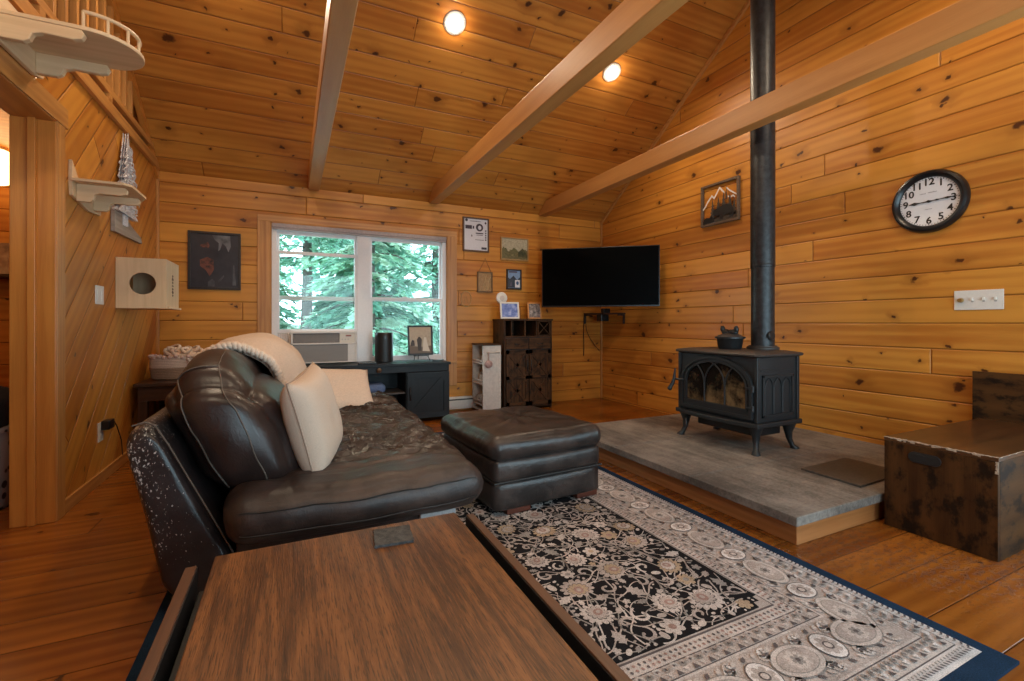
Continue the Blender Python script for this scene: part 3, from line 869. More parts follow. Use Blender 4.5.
# ------------------------------------------------------------------ ottoman
def ottoman():
    t = thing('ottoman', 'square dark leather ottoman with tufted top on reddish wooden feet', 'ottoman', (1.285, 2.62, 0), math.radians(4))
    M = at(t)
    mb = MB(M); mb.soft((0, 0, .125), (.352, .380, .078), .022, (8, 8, 6), (.008, .008, 0)); mb.build('base', m_leaott, t, smooth=180)
    mb = MB(M); mb.soft((0, 0, .262), (.357, .386, .064), .03, (14, 14, 6), (.010, .010, 0), lambda p, q: (p[0]+.004*noise.noise(p*9), p[1]+.004*noise.noise(p*9), p[2])); mb.build('middle_band', m_leaott, t, smooth=180)
    MB(M).tube([(-.357, -.386, .205), (.357, -.386, .205), (.357, .386, .205), (-.357, .386, .205)], .006, 8, closed=True).build('piping', plain('dark_seam', (0, 0, 0)), t)
    def fn(p, q):
        x, y, z = p; lp = Vector((x, y, z))
        top = max(0, q[2])
        d = math.hypot(x*1.05+.0, y*1.05-.05); an = math.atan2(y-.05, x)
        pl = abs(noise.noise(Vector((math.cos(an)*2.6, math.sin(an)*2.6, d*1.5))))
        z += top*(-.016*math.exp(-(d/.07)**2) - .045*pl*min(1, d/.06)*math.exp(-(d/.33)**2) + .006*noise.noise(lp*7))
        sd = (1-abs(q[2]))*1.0
        w = math.sin((x-y)*70+noise.noise(lp*8)*4)
        z += .004*w*math.exp(-((z-.385)/.03)**2)
        k = 1 + .006*noise.noise(lp*6)
        return (x*k, y*k, z)
    mb = MB(M); mb.soft((0, 0, .378), (.376, .402, .068), .062, (56, 56, 10), (.010, .010, .022), fn); mb.build('top_cushion', m_leaott, t, smooth=180)
    red = wood('red_foot', (.13, .030, .014), (.07, .015, .007), .4)
    for x in (-.27, .20):
        for y in (-.36, .29):
            MB(M).box(x, x+.15, y, y+.07, .0178, .058).build('foot', red, t, .005)
ottoman()

# ------------------------------------------------------------------ coffee table
def coffee():
    t = thing('coffee_table', 'brown oak coffee table with dark gaps beside its side rails, in the foreground', 'coffee table', (.143, .78, 0))
    MB().box(-.178, .464, .17, 1.395, .425, .452, grain=1).build('top', m_table, t, .0025)
    for a, b in ((-.238, -.214), (.496, .520)):
        MB().box(a, b, .15, 1.375, .20, .446, grain=1).build('side_rail', m_rail, t, .002)
    MB().box(-.205, .487, .16, 1.345, .21, .395, grain=1).build('case', m_blk, t, .002)
    for a, b in ((-.2139, -.2120), (.4940, .4959)):  # thin black sheets added to darken the inner faces of the rails
        MB().box(a, b, .15, 1.374, .21, .442, grain=1).build('inner_dark_sheet', m_blk, t, label='thin black sheet over the inner face of the side rail')
    for x in (-.236, .448):
        for y in (.16, 1.30):
            MB().box(x, x+.07, y, y+.07, .0178, .21).build('leg', m_rail, t, .002)
    # coaster
    M = Matrix.Translation((.254, 1.304, .4525)) @ Matrix.Rotation(math.radians(-6), 4, 'Z')
    m = bpy.data.materials.new('slate'); g = G(m)
    tc = g.n('ShaderNodeTexCoord').outputs['Object']
    nz = g.noise(tc, 55, 6, .7).outputs[0]
    g.out(Base_Color=g.mix(g.step(nz, .35, .7), (.030, .030, .031), (.085, .083, .080)), Roughness=.7, Normal=g.bump(nz, .003))
    c = MB(M)
    rg = random.Random(3); n = 9; hs = .051; ed = []
    for sx, sy, ex, ey in ((-1, -1, 1, -1), (1, -1, 1, 1), (1, 1, -1, 1), (-1, 1, -1, -1)):
        for i in range(n):
            a = i/n; j = rg.uniform(-.0014, .0014)
            ed.append((hs*(sx+(ex-sx)*a)+j, hs*(sy+(ey-sy)*a)+j))
    c.prism(ed, 2, 0, .007)
    tag(c.build('coaster', m), 'square grey slate coaster lying on the coffee table', 'coaster')
coffee()

# ------------------------------------------------------------------ pillows and throw
def pillow(name, label, c, size, thick, rx, ry, rz, mat, group=None, order='XYZ'):
    """plump square pillow; its plane is local x-z, thickness along y"""
    t = thing(name, label, 'pillow', c)
    from mathutils import Euler
    M = Matrix.Translation(c) @ Euler((rx, ry, rz), order).to_matrix().to_4x4()
    mb = MB(M); N = 22; h = size/2; hz = (size if not isinstance(size, tuple) else size[1])/2
    vs = []; fs = []; idx = {}
    for sg in (-1, 1):
        for i in range(N+1):
            for j in range(N+1):
                u, v = 2*i/N-1, 2*j/N-1
                pin = 1 - .075*(1-u*u)*abs(v)**3 ; pin2 = 1 - .075*(1-v*v)*abs(u)**3
                th = thick/2*((1-u**4)*(1-v**4))**.55
                wz = noise.noise(Vector((u*2.2+c[0]*9, v*2.2, sg+c[1]*5)))*.012*(1-u*u)*(1-v*v)
                edge = (i in (0, N) or j in (0, N))
                key = (i, j) if edge else (i, j, sg)
                if key in idx: continue
                idx[key] = len(vs); vs.append((u*h*pin2, sg*th+wz, v*hz*pin))
    g = lambda i, j, sg: idx[(i, j)] if (i in (0, N) or j in (0, N)) else idx[(i, j, sg)]
    for sg in (-1, 1):
        for i in range(N):
            for j in range(N):
                q = (g(i, j, sg), g(i+1, j, sg), g(i+1, j+1, sg), g(i, j+1, sg))
                fs.append(q if sg < 0 else q[::-1])
    mb.add(vs, fs); mb.build('cover', mat, t, smooth=180)
    ring = [vs[g(i, 0, 1)] for i in range(N)] + [vs[g(N, j, 1)] for j in range(N)] + [vs[g(i, N, 1)] for i in range(N, 0, -1)] + [vs[g(0, j, 1)] for j in range(N, 0, -1)]
    MB(M).tube(ring, .003, 6, closed=True).build('seam', plain('linen_seam', (.36, .26, .20), .9), t)
pillow('throw_pillow', 'beige linen pillow standing upright against the leather back cushion', (.088, 2.235, .628), .43, .17, math.radians(-13), math.radians(-7), math.radians(75), m_linen)
pillow('throw_pillow', 'cream pillow lying back on the rumpled far part of the sofa seat', (.325, 3.62, .54), .47, .14, math.radians(-50), math.radians(4), math.radians(8), m_cream)

def throw():
    t = thing('knitted_throw', 'cream throw with thick braided border draped over the sofa back', 'blanket', (-.2, 3.1, .9))
    def path(y):
        """cross-section over the cushions at y: from behind the back, over the top, down the front"""
        a = min(1, max(0, (y-2.62)/.45)); a = a*a*(3-2*a)
        bulge = math.sin(PI*min(1, max(0, (y-2.7)/1.2)))
        top = .885*(1-a) + (.965+.0*bulge)*a
        near = [(-.43, .80), (-.41, .85), (-.385, .885), (-.35, .914), (-.31, .930), (-.26, .934), (-.21, .922), (-.16, .896), (-.110, .856), (-.072, .800), (-.045, .735), (-.028, .670), (-.018, .60)]
        far = [(-.43, .80), (-.43, .87), (-.40, .92), (-.36, .955), (-.30, .975), (-.235, .982), (-.16, .978), (-.085, .955), (-.02, .91), (.035, .85), (.07, .78), (.095, .70), (.105, .62)]
        pts = [(p[0]+(q[0]-p[0])*a, p[1]+(q[1]-p[1])*a) for p, q in zip(near, far)]
        return pts
    mb = MB(); secs = []; NY = 30
    for i in range(NY+1):
        y = 2.60 + 1.10*i/NY
        sec = []
        for k, (x, z) in enumerate(path(y)):
            yy = y - .12*(k/12-.5)*2*.0
            w = .012*noise.noise(Vector((x*6, y*5, z*6)))
            sk = .05*math.sin(PI*k/12) - .03   # border bows towards the near end over the crest
            sec.append((x+w, y - sk*(1-i/NY), z+w))
        secs.append(sec)
    # inner skin for thickness
    mb.loft(secs, closed=False, cap=False)
    o = mb.build('blanket', m_cream, t, smooth=180, sub=1)
    s = o.modifiers.new('thick', 'SOLIDIFY'); s.thickness = .022; s.offset = -1
    # braided border along the near edge
    P = [Vector(p) for p in secs[0]]
    dense = []
    for i in range(len(P)-1):
        for j in range(8): dense.append(P[i].lerp(P[i+1], j/8))
    dense.append(P[-1])
    L_ = [0]
    for i in range(1, len(dense)): L_.append(L_[-1]+(dense[i]-dense[i-1]).length)
    def pt(s_):
        for i in range(1, len(L_)):
            if L_[i] >= s_: return dense[i-1].lerp(dense[i], (s_-L_[i-1])/(L_[i]-L_[i-1])), (dense[i]-dense[i-1]).normalized()
        return dense[-1], (dense[-1]-dense[-2]).normalized()
    b = MB(); n = int(L_[-1]/.030); ex = Vector((0, 1, 0))
    for strand in range(3):
        pts = []
        for i in range(n*4+1):
            s_ = L_[-1]*i/(n*4); p, tg = pt(s_)
            nn = tg.cross(ex).normalized()
            if nn.z < 0 and abs(tg.z) < .7: nn = -nn
            ph = 2*PI*(i/(4*2.0)) + strand*2*PI/3
            pts.append(p + ex*(-.012+.019*math.sin(ph)) + nn*(.010*math.sin(2*ph)) + Vector((.004, 0, .006)))
        b.tube(pts, .0150, 7)
    b.build('braided_border', m_knit, t, smooth=180)
    # a few tassel loops of yarn at the front corner
    rg = random.Random(5); f = MB(); p0 = P[-3]
    for i in range(9):
        q = [p0 + Vector((.02+rg.uniform(0, .03), rg.uniform(-.03, .12), .0))]
        for j in range(5): q.append(q[-1] + Vector((rg.uniform(-.004, .012), rg.uniform(-.014, .014), -.022)))
        f.tube(q, .0055, 6)
    f.build('yarn_tassel', m_knit, t, smooth=180)
throw()

# ------------------------------------------------------------------ hearth and stove
def stone():
    m = bpy.data.materials.new('hearth_stone'); g = G(m)
    tc = g.n('ShaderNodeTexCoord').outputs['Object']
    a = g.noise(tc, 3.2, 7, .65).outputs[0]; b = g.noise(tc, 60, 4, .7).outputs[0]; c2 = g.noise(g.n('ShaderNodeVectorMath', {0: tc, 1: (9, 1.2, 6)}, operation='MULTIPLY').outputs[0], 2.0, 5, .6).outputs[0]
    f = g.m('ADD', g.m('MULTIPLY', a, .5), g.m('ADD', g.m('MULTIPLY', b, .28), g.m('MULTIPLY', c2, .25)))
    col = g.mix(g.step(f, .38, .66), (.080, .064, .054), (.27, .225, .190))
    g.out(Base_Color=col, Roughness=.68, Normal=g.bump(b, .002))
    return m
HX, HY0, HY1, HZ = 2.105, 1.355, 3.415, .15
h = thing('hearth', 'raised grey stone hearth slab on a pine base under the wood stove', 'hearth', (3.0, 2.4, 0))
sl = MB()
for a, b in ((HY0, 1.99), (1.992, 2.70), (2.702, HY1)):
    sl.box(HX, W-.002, a, b, .105, HZ)
sl.build('stone_slab', stone(), h, .004)
MB().box(HX+.045, W-.004, HY0+.03, HY1-.03, 0, .105, grain=1).build('wooden_base', wood('hearth_pine', (.44, .165, .050), (.27, .09, .022), .45), h, .002)
mt = MB(); c_ = [(2.812, 1.785), (3.30, 1.80), (3.30, 1.47), (2.80, 1.45)]
mt.prism(c_, 2, HZ+.0005, HZ+.012)
tag(mt.build('hearth_tile', plain('dark_tile', (.055, .045, .038), .55, bump=.001, var=.25), None, .002), 'dark brown tile lying flat on the hearth beside the chest', 'tile')

def stove():
    t = thing('wood_stove', 'black cast iron wood stove with arched glass door on four legs', 'wood stove', (3.08, 2.45, HZ))
    X0, X1, Y0, Y1 = 2.85, 3.275, 2.11, 2.79
    B0, B1 = .365, .815
    for x, y, dx, dy in ((X0+.03, Y0+.03, -1, -1), (X1-.05, Y0+.03, 1, -1), (X0+.03, Y1-.03, -1, 1), (X1-.05, Y1-.03, 1, 1)):
        secs = []
        for z, o, s in ((.151, .038, .026), (.162, .036, .024), (.18, .020, .016), (.22, .006, .017), (.27, .0, .023), (.31, .002, .034), (.345, .004, .046)):
            cx, cy = x+dx*o*.9, y+dy*o*.7
            secs.append([(cx-s, cy-s*.6, z), (cx-s*.6, cy-s, z), (cx+s*.6, cy-s, z), (cx+s, cy-s*.6, z), (cx+s, cy+s*.6, z), (cx+s*.6, cy+s, z), (cx-s*.6, cy+s, z), (cx-s, cy+s*.6, z)])
        MB().loft(secs).build('leg', m_iron, t, smooth=50)
    # base plate with bowed ash lip
    lip = [(X1+.02, Y0-.03), (X1+.02, Y1+.03), (X0-.02, Y1+.03)]
    for i in range(13):
        a = i/12; lip.append((X0-.028-.05*math.sin(PI*a), Y1+.03-(Y1-Y0+.06)*a))
    lip.append((X0-.02, Y0-.03))
    MB().prism(lip[::-1], 2, .335, .366).build('base_plate', m_iron, t, .006, 3)
    MB().box(X0+.10, X1-.06, Y0+.08, Y1-.08, .245, .336).build('ash_box', m_blk, t, .01)
    MB().box(X0, X1, Y0, Y1, B0, B1).build('firebox', m_iron, t, .006, 3)
    # corner pilasters
    for x, y in ((X0, Y0), (X1, Y0), (X0, Y1)):
        MB().box(x-.012, x+.016, y-.012, y+.016, B0, B1).build('corner_post', m_iron, t, .005, 2)
    # top plate with bevelled edge
    def o(e): return [(X0-e, Y0-e+.03), (X0-e+.03, Y0-e), (X1+e-.03, Y0-e), (X1+e, Y0-e+.03), (X1+e, Y1+e-.03), (X1+e-.03, Y1+e), (X0-e+.03, Y1+e), (X0-e, Y1+e-.03)]
    mb = MB(); mb.loft([[(x, y, z) for x, y in o(e)] for e, z in ((.012, .812), (.04, .822), (.043, .832), (.036, .840), (-.03, .852), (-.05, .853))])
    mb.build('top_plate', m_irontop, t, smooth=35)
    MB().lathe([(.112, .852), (.112, .868), (.098, .874), (.098, .88)], (3.22, 2.335, 0), 28).build('flue_collar', m_irontop, t, smooth=40)
    # arched door on the front face (normal -x)
    yc, hw, zb, zs, rise = (Y0+Y1)/2-.004, .318, .388, .600, .202
    def arch(hw, rise, zb, zs, n=24): return [(yc-hw, zb)] + [(yc-hw*math.cos(PI*i/n), zs+rise*math.sin(PI*i/n)) for i in range(n+1)] + [(yc+hw, zb)]
    def archring(h1, r1, b1, h2, r2, b2, xa, xb):
        A, Bq = arch(h1, r1, b1, zs), arch(h2, r2, b2, zs); n = len(A)
        vs = [(xa, y, z) for y, z in A] + [(xa, y, z) for y, z in Bq] + [(xb, y, z) for y, z in A] + [(xb, y, z) for y, z in Bq]
        fs = []
        for i in range(n):
            j = (i+1) % n
            fs += [(i, j, n+j, n+i), (i+2*n, i, j, j+2*n)[::-1] if 0 else (i, i+2*n, j+2*n, j), (n+i, n+j, 3*n+j, 3*n+i)]
        return vs, fs
    d = MB()
    d.add(*archring(hw, rise, zb, hw-.022, rise-.018, zb+.022, X0-.030, X0))
    d.add(*archring(hw-.022, rise-.018, zb+.022, hw-.036, rise-.03, zb+.05, X0-.020, X0))
    d.add(*archring(hw-.036, rise-.03, zb+.05, hw-.052, rise-.044, zb+.065, X0-.026, X0))
    dr = d.build('door', m_iron, t)
    gl = MB(); A = arch(hw-.04, rise-.034, zb+.055, zs); gl.add([(X0-.006, y, z) for y, z in A], [tuple(range(len(A)))])
    m = bpy.data.materials.new('stove_glass'); g = G(m)
    tc = g.n('ShaderNodeTexCoord').outputs['Object']; sp = g.n('ShaderNodeSeparateXYZ', {0: tc})
    nz = g.noise(tc, 6, 5, .7).outputs[0]
    rug_refl = g.step(g.m('ADD', nz, g.m('MULTIPLY', g.m('SUBTRACT', .42, sp.outputs[2]), 1.1)), .42, .72)  # brownish reflection of the rug, painted into the lower glass colour
    g.out(Base_Color=g.mix(rug_refl, (.012, .009, .007), (.20, .13, .065)), Roughness=.12)
    gl.build('glass', m, dr)
    # gothic tracery
    tr = MB(); xt = X0-.017
    iw, ir, ib = hw-.05, rise-.042, zb+.06
    def top(y): return zs + ir*math.sqrt(max(0, 1-((y-yc)/iw)**2))
    ms = [yc-iw*.34, yc+iw*.34]
    for y in ms:
        tr.tube([(xt, y, ib), (xt, y, zs-.02)], .0065, 8)
        for sg in (-1, 1):
            pts = []
            for i in range(15):
                a = i/14*PI*.5; yy = y + sg*(1-math.cos(a))*iw*.62; zz = zs-.02 + math.sin(a)*.185
                if abs(yy-yc) > iw*.99 or zz > top(yy)+.004: break
                pts.append((xt, yy, zz))
            if len(pts) > 2: tr.tube(pts, .0065, 8)
    for sg in (-1, 1):
        pts = [(xt, yc+sg*iw, zs-.02)]
        for i in range(1, 12):
            a = i/14*PI*.5; yy = yc+sg*iw - sg*(1-math.cos(a))*iw*.62; zz = zs-.02 + math.sin(a)*.185
            if zz > top(yy): break
            pts.append((xt, yy, zz))
        if len(pts) > 2: tr.tube(pts, .0065, 8)
    tr.build('tracery', m_iron, dr, smooth=60)
    for z in (.465, .60):
        MB().tube([(X0-.03, yc-hw-.008, z-.022), (X0-.03, yc-hw-.008, z+.022)], .011, 10).box(X0-.035, X0-.02, yc-hw, yc-hw+.045, z-.008, z+.008).build('hinge', m_iron, dr, .003)
    hd = MB(); hy = yc+hw+.0
    hd.tube([(X0-.02, hy-.03, .60), (X0-.05, hy-.01, .60), (X0-.055, hy+.035, .60)], .009, 8)
    hd.tube([(X0-.055, hy+.03, .685), (X0-.056, hy+.036, .64), (X0-.058, hy+.04, .60), (X0-.065, hy+.05, .56), (X0-.08, hy+.06, .53)], [.006, .010, .013, .015, .016], 10)
    hd.ball((X0-.082, hy+.062, .522), .019)
    hd.build('handle', m_blk, dr, smooth=60)
    # side panel (faces the camera's right): frame and three gothic arches
    sp_ = MB(); xs0, xs1 = X0+.05, X1-.045; zb0, zb1 = .40, .69
    for a, b, c, d_ in ((xs0, xs1, zb0, zb0+.018), (xs0, xs1, zb1-.018, zb1), (xs0, xs0+.018, zb0, zb1), (xs1-.018, xs1, zb0, zb1)):
        sp_.box(a, b, Y0-.012, Y0+.002, c, d_)
    sp_.box(xs0-.012, xs1+.012, Y0-.006, Y0+.002, zb1+.028, zb1+.040)
    w = (xs1-xs0-.05)/3
    for i in range(3):
        a = xs0+.025+w*i; b = a+w; zz = zb0+.02
        for e in (a+.004, b-.004): sp_.tube([(e, Y0-.004, zz), (e, Y0-.004, zb1-.09)], .0045, 6)
        for sg, e in ((1, a+.004), (-1, b-.004)):
            sp_.tube([(e+sg*(1-math.cos(q))*(w-.008)*.5/(1-math.cos(1.1)), Y0-.004, zb1-.09+math.sin(q)*.068/math.sin(1.1)) for q in (i2*1.1/8 for i2 in range(9))], .0045, 6)
    sp_.build('side_panel', m_iron, t, .002)
    MB().tube([(X0+.02, Y1-.07, .31), (X0-.02, Y1-.08, .30), (X0-.03, Y1-.085, .26), (X0-.028, Y1-.085, .235)], [.006, .007, .012, .013], 8).build('air_lever', m_blk, t, smooth=60)
stove()
p = thing('stove_pipe', 'tall black stove pipe rising from the wood stove to the ceiling', 'stove pipe', (3.22, 2.335, .87))
zt = ceilz(2.335+.09) - .012
MB().lathe([(.080, .874), (.080, 1.47)], (3.22, 2.335, 0), 32).build('lower_pipe', m_pipe, p, smooth=40)
MB().lathe([(.083, 1.468), (.085, 1.472), (.085, 1.49), (.083, 1.494)], (3.22, 2.335, 0), 32).build('joint_ring', m_pipe, p, smooth=40)
MB().lathe([(.084, 1.494), (.084, zt)], (3.22, 2.335, 0), 32).build('upper_pipe', m_pipe, p, smooth=40)
MB().lathe([(.086, 2.40), (.086, 2.41)], (3.22, 2.335, 0), 32).build('joint_ring', m_pipe, p, smooth=40)
MB().lathe([(.0, -.094), (.028, -.094), (.034, -.088), (.034, -.078)], (3.20, 2.335, .955), 20, axis=1).build('damper_knob', m_blk, p, smooth=40)
# steamer pot on the stove
PX, PY, PZ = 3.02, 2.462, .853
k = thing('stove_steamer', 'small black iron steamer pot with sculpted lid on top of the stove', 'pot', (PX, PY, PZ))
c0 = (PX, PY, PZ)
MB().lathe([(.0, .0005), (.076, .0005), (.084, .012), (.093, .075), (.098, .080), (.108, .081), (.108, .092), (.096, .094), (.02, .094)], c0, 26).build('bowl', m_blk, k, smooth=40)
ld = MB(); ld.lathe([(.094, .094), (.084, .103), (.05, .115), (.02, .119), (.0, .120)], c0, 24).build('lid', m_irontop, k, smooth=60)
an = MB()   # two reclining beasts that form the grip
for sg in (-1, 1):
    an.ball((PX, PY+sg*.034, PZ+.126), (.026, .036, .024)); an.ball((PX-.006, PY+sg*.060, PZ+.150), (.018, .018, .026)); an.ball((PX-.01, PY+sg*.066, PZ+.166), (.008, .010, .010))
    an.tube([(PX, PY+sg*.018, PZ+.138), (PX-.012, PY+sg*.008, PZ+.118)], .009, 6)
an.ball((PX+.012, PY, PZ+.130), (.022, .032, .018))
an.build('sculpted_grip', m_blk, k, smooth=180)

# ------------------------------------------------------------------ storage chest by the hearth
ch = thing('storage_chest', 'dark rustic wooden chest bench with worn pale top edge, right of the hearth', 'chest', (3.3, 1.1, 0))
CX0, CX1, CY0, CY1 = 2.79, 3.86, .905, 1.335
MB().box(CX0, CX0+.02, CY0, CY1, .001, .440, grain=2).build('end_panel', m_bench, ch, .002)
MB().box(CX0+.02, CX1, CY0, CY0+.02, .001, .440, grain=0).build('side_panel', m_bench, ch, .002)
MB().box(CX0+.02, CX1, CY1-.02, CY1, .001, .440, grain=0).build('side_panel', m_bench, ch, .002)
MB().box(CX1-.02, CX1, CY0+.02, CY1-.02, .001, .440, grain=2).build('end_panel', m_bench, ch, .002)
MB().box(CX0, CX1, CY0-.002, CY1+.002, .4405, .459, grain=0).build('lid', m_btop, ch, .002)
eg = MB(); rg = random.Random(4)
def ragged(P, n, th):
    prev = None
    for i in range(n):
        a, b = i/n, (i+1)/n; d = th*(rg.random()**2.2*.8+.14)
        P(a, b, d)
ragged(lambda a, b, d: eg.box(CX0-.0012, CX0+.001, CY0+(CY1-CY0)*a, CY0+(CY1-CY0)*b, .4605-d, .4602), 46, .016)
ragged(lambda a, b, d: eg.box(CX0-.001, CX0+d*.8, CY0+(CY1-CY0)*a, CY0+(CY1-CY0)*b, .4588, .4603), 46, .020)
ragged(lambda a, b, d: eg.box(CX0+1.0*a, CX0+1.0*b, CY0-.0035, CY0-.0015, .4605-d, .4602), 60, .005)
for i in range(9): eg.box(CX0-.0012, CX0+.001, CY0-.001, CY0+rg.uniform(.002, .010), .44-.006*(i+1), .44-.006*i)
eg.build('worn_edge', plain('bare_chipboard', (.42, .32, .24), .8, bump=.001, var=.25), ch, label='pale worn edge of bare board')
hn = MB(); n = 16   # oval hand hole: black ovals laid on the end for its dark inside
yc_, zc_ = 1.165, .385
ov = lambda a, b: [(yc_ + (a-b)*(1 if math.cos(w) > 0 else -1) + b*math.cos(w), zc_ + b*math.sin(w)) for w in (2*PI*i/24 for i in range(24))]
hn.prism(ov(.065, .026), 0, CX0-.006, CX0+.0005); hn.prism(ov(.054, .017), 0, CX0-.0068, CX0-.0055)
hn.build('hand_hole', m_blk, ch, .002)
bk = MB().box(CX1+.001, CX1+.020, CY0, CY1+.035, .38, .748, grain=1)
bk.build('upright_panel', m_bench, ch, .002)

# ------------------------------------------------------------------ television corner
def tv():
    a = Vector((2.744, 4.906, 0)); b = Vector((3.81, 4.044, 0)); c = (a+b)/2; rz = math.atan2(b.y-a.y, b.x-a.x)
    w = (b-a).length; z0, z1 = 1.243, 1.950
    t = thing('television', 'large black flat television mounted across the corner above the little shelf', 'television', (c.x, c.y, 1.6), rz)
    M = ROOT[t.name] @ Matrix.Translation((0, 0, -1.6))
    MB(M).box(-w/2, w/2, .0, .035, z0, z1).build('bezel', m_blkp, t, .004)
    MB(M).box(-w/2+.010, w/2-.010, -.0015, .001, z0+.016, z1-.010).build('screen', m_screen, t)
    MB(M).box(-w/2+.25, w/2-.25, .034, .07, z0+.08, z1-.12).build('back_cover', m_blkp, t, .01)
    br = MB(M); br.box(-.2, .2, .068, .085, 1.45, 1.75); br.tube([(0, .08, 1.6), (.10, .24, 1.6), (0, .42, 1.6)], .02, 8); br.box(-.06, .06, .40, .415, 1.45, 1.75)
    br.build('wall_mount', m_blk, t)
tv()
# corner shelf with its little boxes
cs_ = thing('corner_shelf', 'thin dark corner shelf with brackets under the television', 'shelf', (3.8, 5.1, 1.18))
dk = plain('dark_stain', (.035, .014, .008), .5, var=.2)
MB().prism([(W-.025, D-.025), (W-.025, 4.76), (3.86, 4.76), (3.61, 5.17), (3.61, D-.025)], 2, 1.165, 1.183).build('shelf', dk, cs_, .002)
for b in ((3.63, 3.655, 5.19, 5.285), (3.82, 3.905, 4.80, 4.825)):
    m = MB(); m.box(b[0], b[1], b[2], b[3], 1.145, 1.165)
    if b[0] < 3.7: m.box(b[0], b[1], D-.025, D-.003, 1.04, 1.165)
    else: m.box(W-.024, W-.003, b[2], b[3], 1.04, 1.165)
    m.build('bracket', dk, cs_, .002)
cx, cy = 3.765, 5.0
wb_ = MB(); wb_.box(cx-.05, cx+.05, cy-.035, cy+.035, 1.184, 1.243)
tag(wb_.build('console_box', m_blkp, None, .004), 'small black electronic box standing on the corner shelf', 'device')
o = MB().box(3.70, 3.82, 5.0, 5.11, 1.075, 1.163).build('power_brick', m_blkp, None, .006)
tag(o, 'black box fixed below the corner shelf under the television', 'device')
cb = MB().tube([(3.62, 5.285, 1.16), (3.615, 5.29, .9), (3.62, 5.29, .72), (3.615, 5.29, .60)], .006, 6)
tag(cb.build('hanging_cable', m_blk, None, smooth=60), 'dark cable hanging straight down from the corner shelf', 'cable')
cb = MB().tube([(3.645, 5.28, 1.035), (3.66, 5.29, .95), (3.72, 5.29, .84), (3.80, 5.29, .74), (3.88, 5.29, .66)], .004, 6)
tag(cb.build('hanging_wire', m_blk, None, smooth=60), 'thin dark wire curving across the boards below the corner shelf', 'cable')

# ------------------------------------------------------------------ tall rustic cabinet with things on it
def tallcab():
    X0, X1, Y0, Y1, ZT = 2.262, 2.915, 4.955, 5.285, 1.10
    t = thing('tall_cabinet', 'tall dark rustic wood cabinet with drawers, cross-braced doors and open top', 'cabinet', ((X0+X1)/2, 5.1, 0))
    MB().box(X0-.01, X1+.01, Y0-.012, Y1, ZT-.022, ZT, grain=0).build('top', m_brown, t, .003)
    for x in (X0, X1-.02): MB().box(x, x+.02, Y0, Y1, .0, ZT-.022, grain=2).build('side_panel', m_brown, t, .002)
    MB().box(X0+.02, X1-.02, Y0+.01, Y1, .03, .05, grain=0).build('bottom', m_brown, t)
    MB().box(X0+.02, X1-.02, Y0, Y1, .875, .893, grain=0).build('shelf', m_brown, t, .002)
    MB().box(X0+.02, X1-.02, Y1-.012, Y1-.002, .05, .875, grain=2).build('back_panel', m_brown, t)
    MB().box(X0+.02, X0+.44, Y1-.012, Y1-.002, .893, ZT-.022, grain=0).build('back_panel', m_brown, t)
    for x in (X0+.10, X0+.28, X0+.44): MB().box(x, x+.016, Y0+.02, Y1-.012, .893, ZT-.022, grain=2).build('divider', m_brown, t)
    xa, xb, za, zb = X0+.458, X1-.024, .897, ZT-.026
    cr = MB()
    for (a, b) in (((xa, za), (xb, zb)), ((xa, zb), (xb, za))):
        cr.tube([(a[0], Y0+.012, a[1]), (b[0], Y0+.012, b[1])], .007, 6)
    for a, b, c, d in ((xa, xb, za, za+.01), (xa, xb, zb-.01, zb), (xa, xa+.01, za, zb), (xb-.01, xb, za, zb)): cr.box(a, b, Y0+.004, Y0+.018, c, d)
    cr.build('cross_brace', m_brown, t)
    MB().box(X0+.02, X1-.02, Y0+.012, Y0+.024, .05, .875, grain=2).build('face_frame', m_blk, t)
    xm = (X0+X1)/2
    for a, b in ((X0+.024, xm-.006), (xm+.006, X1-.024)):
        d = MB().box(a, b, Y0-.006, Y0+.012, .735, .868, grain=0).build('drawer', m_brown, t, .003)
        MB().tube([((a+b)/2-.035, Y0-.006, .80), ((a+b)/2-.03, Y0-.022, .797), ((a+b)/2+.03, Y0-.022, .797), ((a+b)/2+.035, Y0-.006, .80)], .006, 6).build('handle', m_blk, d, smooth=60)
        d = MB().box(a, b, Y0-.004, Y0+.012, .055, .725, grain=2).build('door', m_brown, t, .003)
        fr = MB()
        for c, e in ((.055, .105), (.375, .415), (.68, .725)): fr.box(a, b, Y0-.014, Y0-.004, c, e, grain=0)
        fr.box(a, a+.04, Y0-.014, Y0-.004, .055, .725, grain=2); fr.box(b-.04, b, Y0-.014, Y0-.004, .055, .725, grain=2)
        for (z0, z1) in ((.105, .375), (.415, .68)):
            for s in (0, 1):
                p0, p1 = ((a+.04, z0), (b-.04, z1)) if s else ((a+.04, z1), (b-.04, z0))
                nx, nz = -(p1[1]-p0[1]), (p1[0]-p0[0]); l = math.hypot(nx, nz); nx, nz = nx/l*.016, nz/l*.016
                fr.prism([(p0[0]-nx, p0[1]-nz), (p1[0]-nx, p1[1]-nz), (p1[0]+nx, p1[1]+nz), (p0[0]+nx, p0[1]+nz)], 1, Y0-.013, Y0-.004, grain=2)
        fr.build('door_frame', m_brown, d)
        hx = b-.02 if a < xm-.1 else a+.02
        MB().tube([(hx, Y0-.014, .47), (hx, Y0-.028, .48), (hx, Y0-.028, .60), (hx, Y0-.014, .61)], .005, 6).build('handle', m_blk, d, smooth=60)
tallcab()
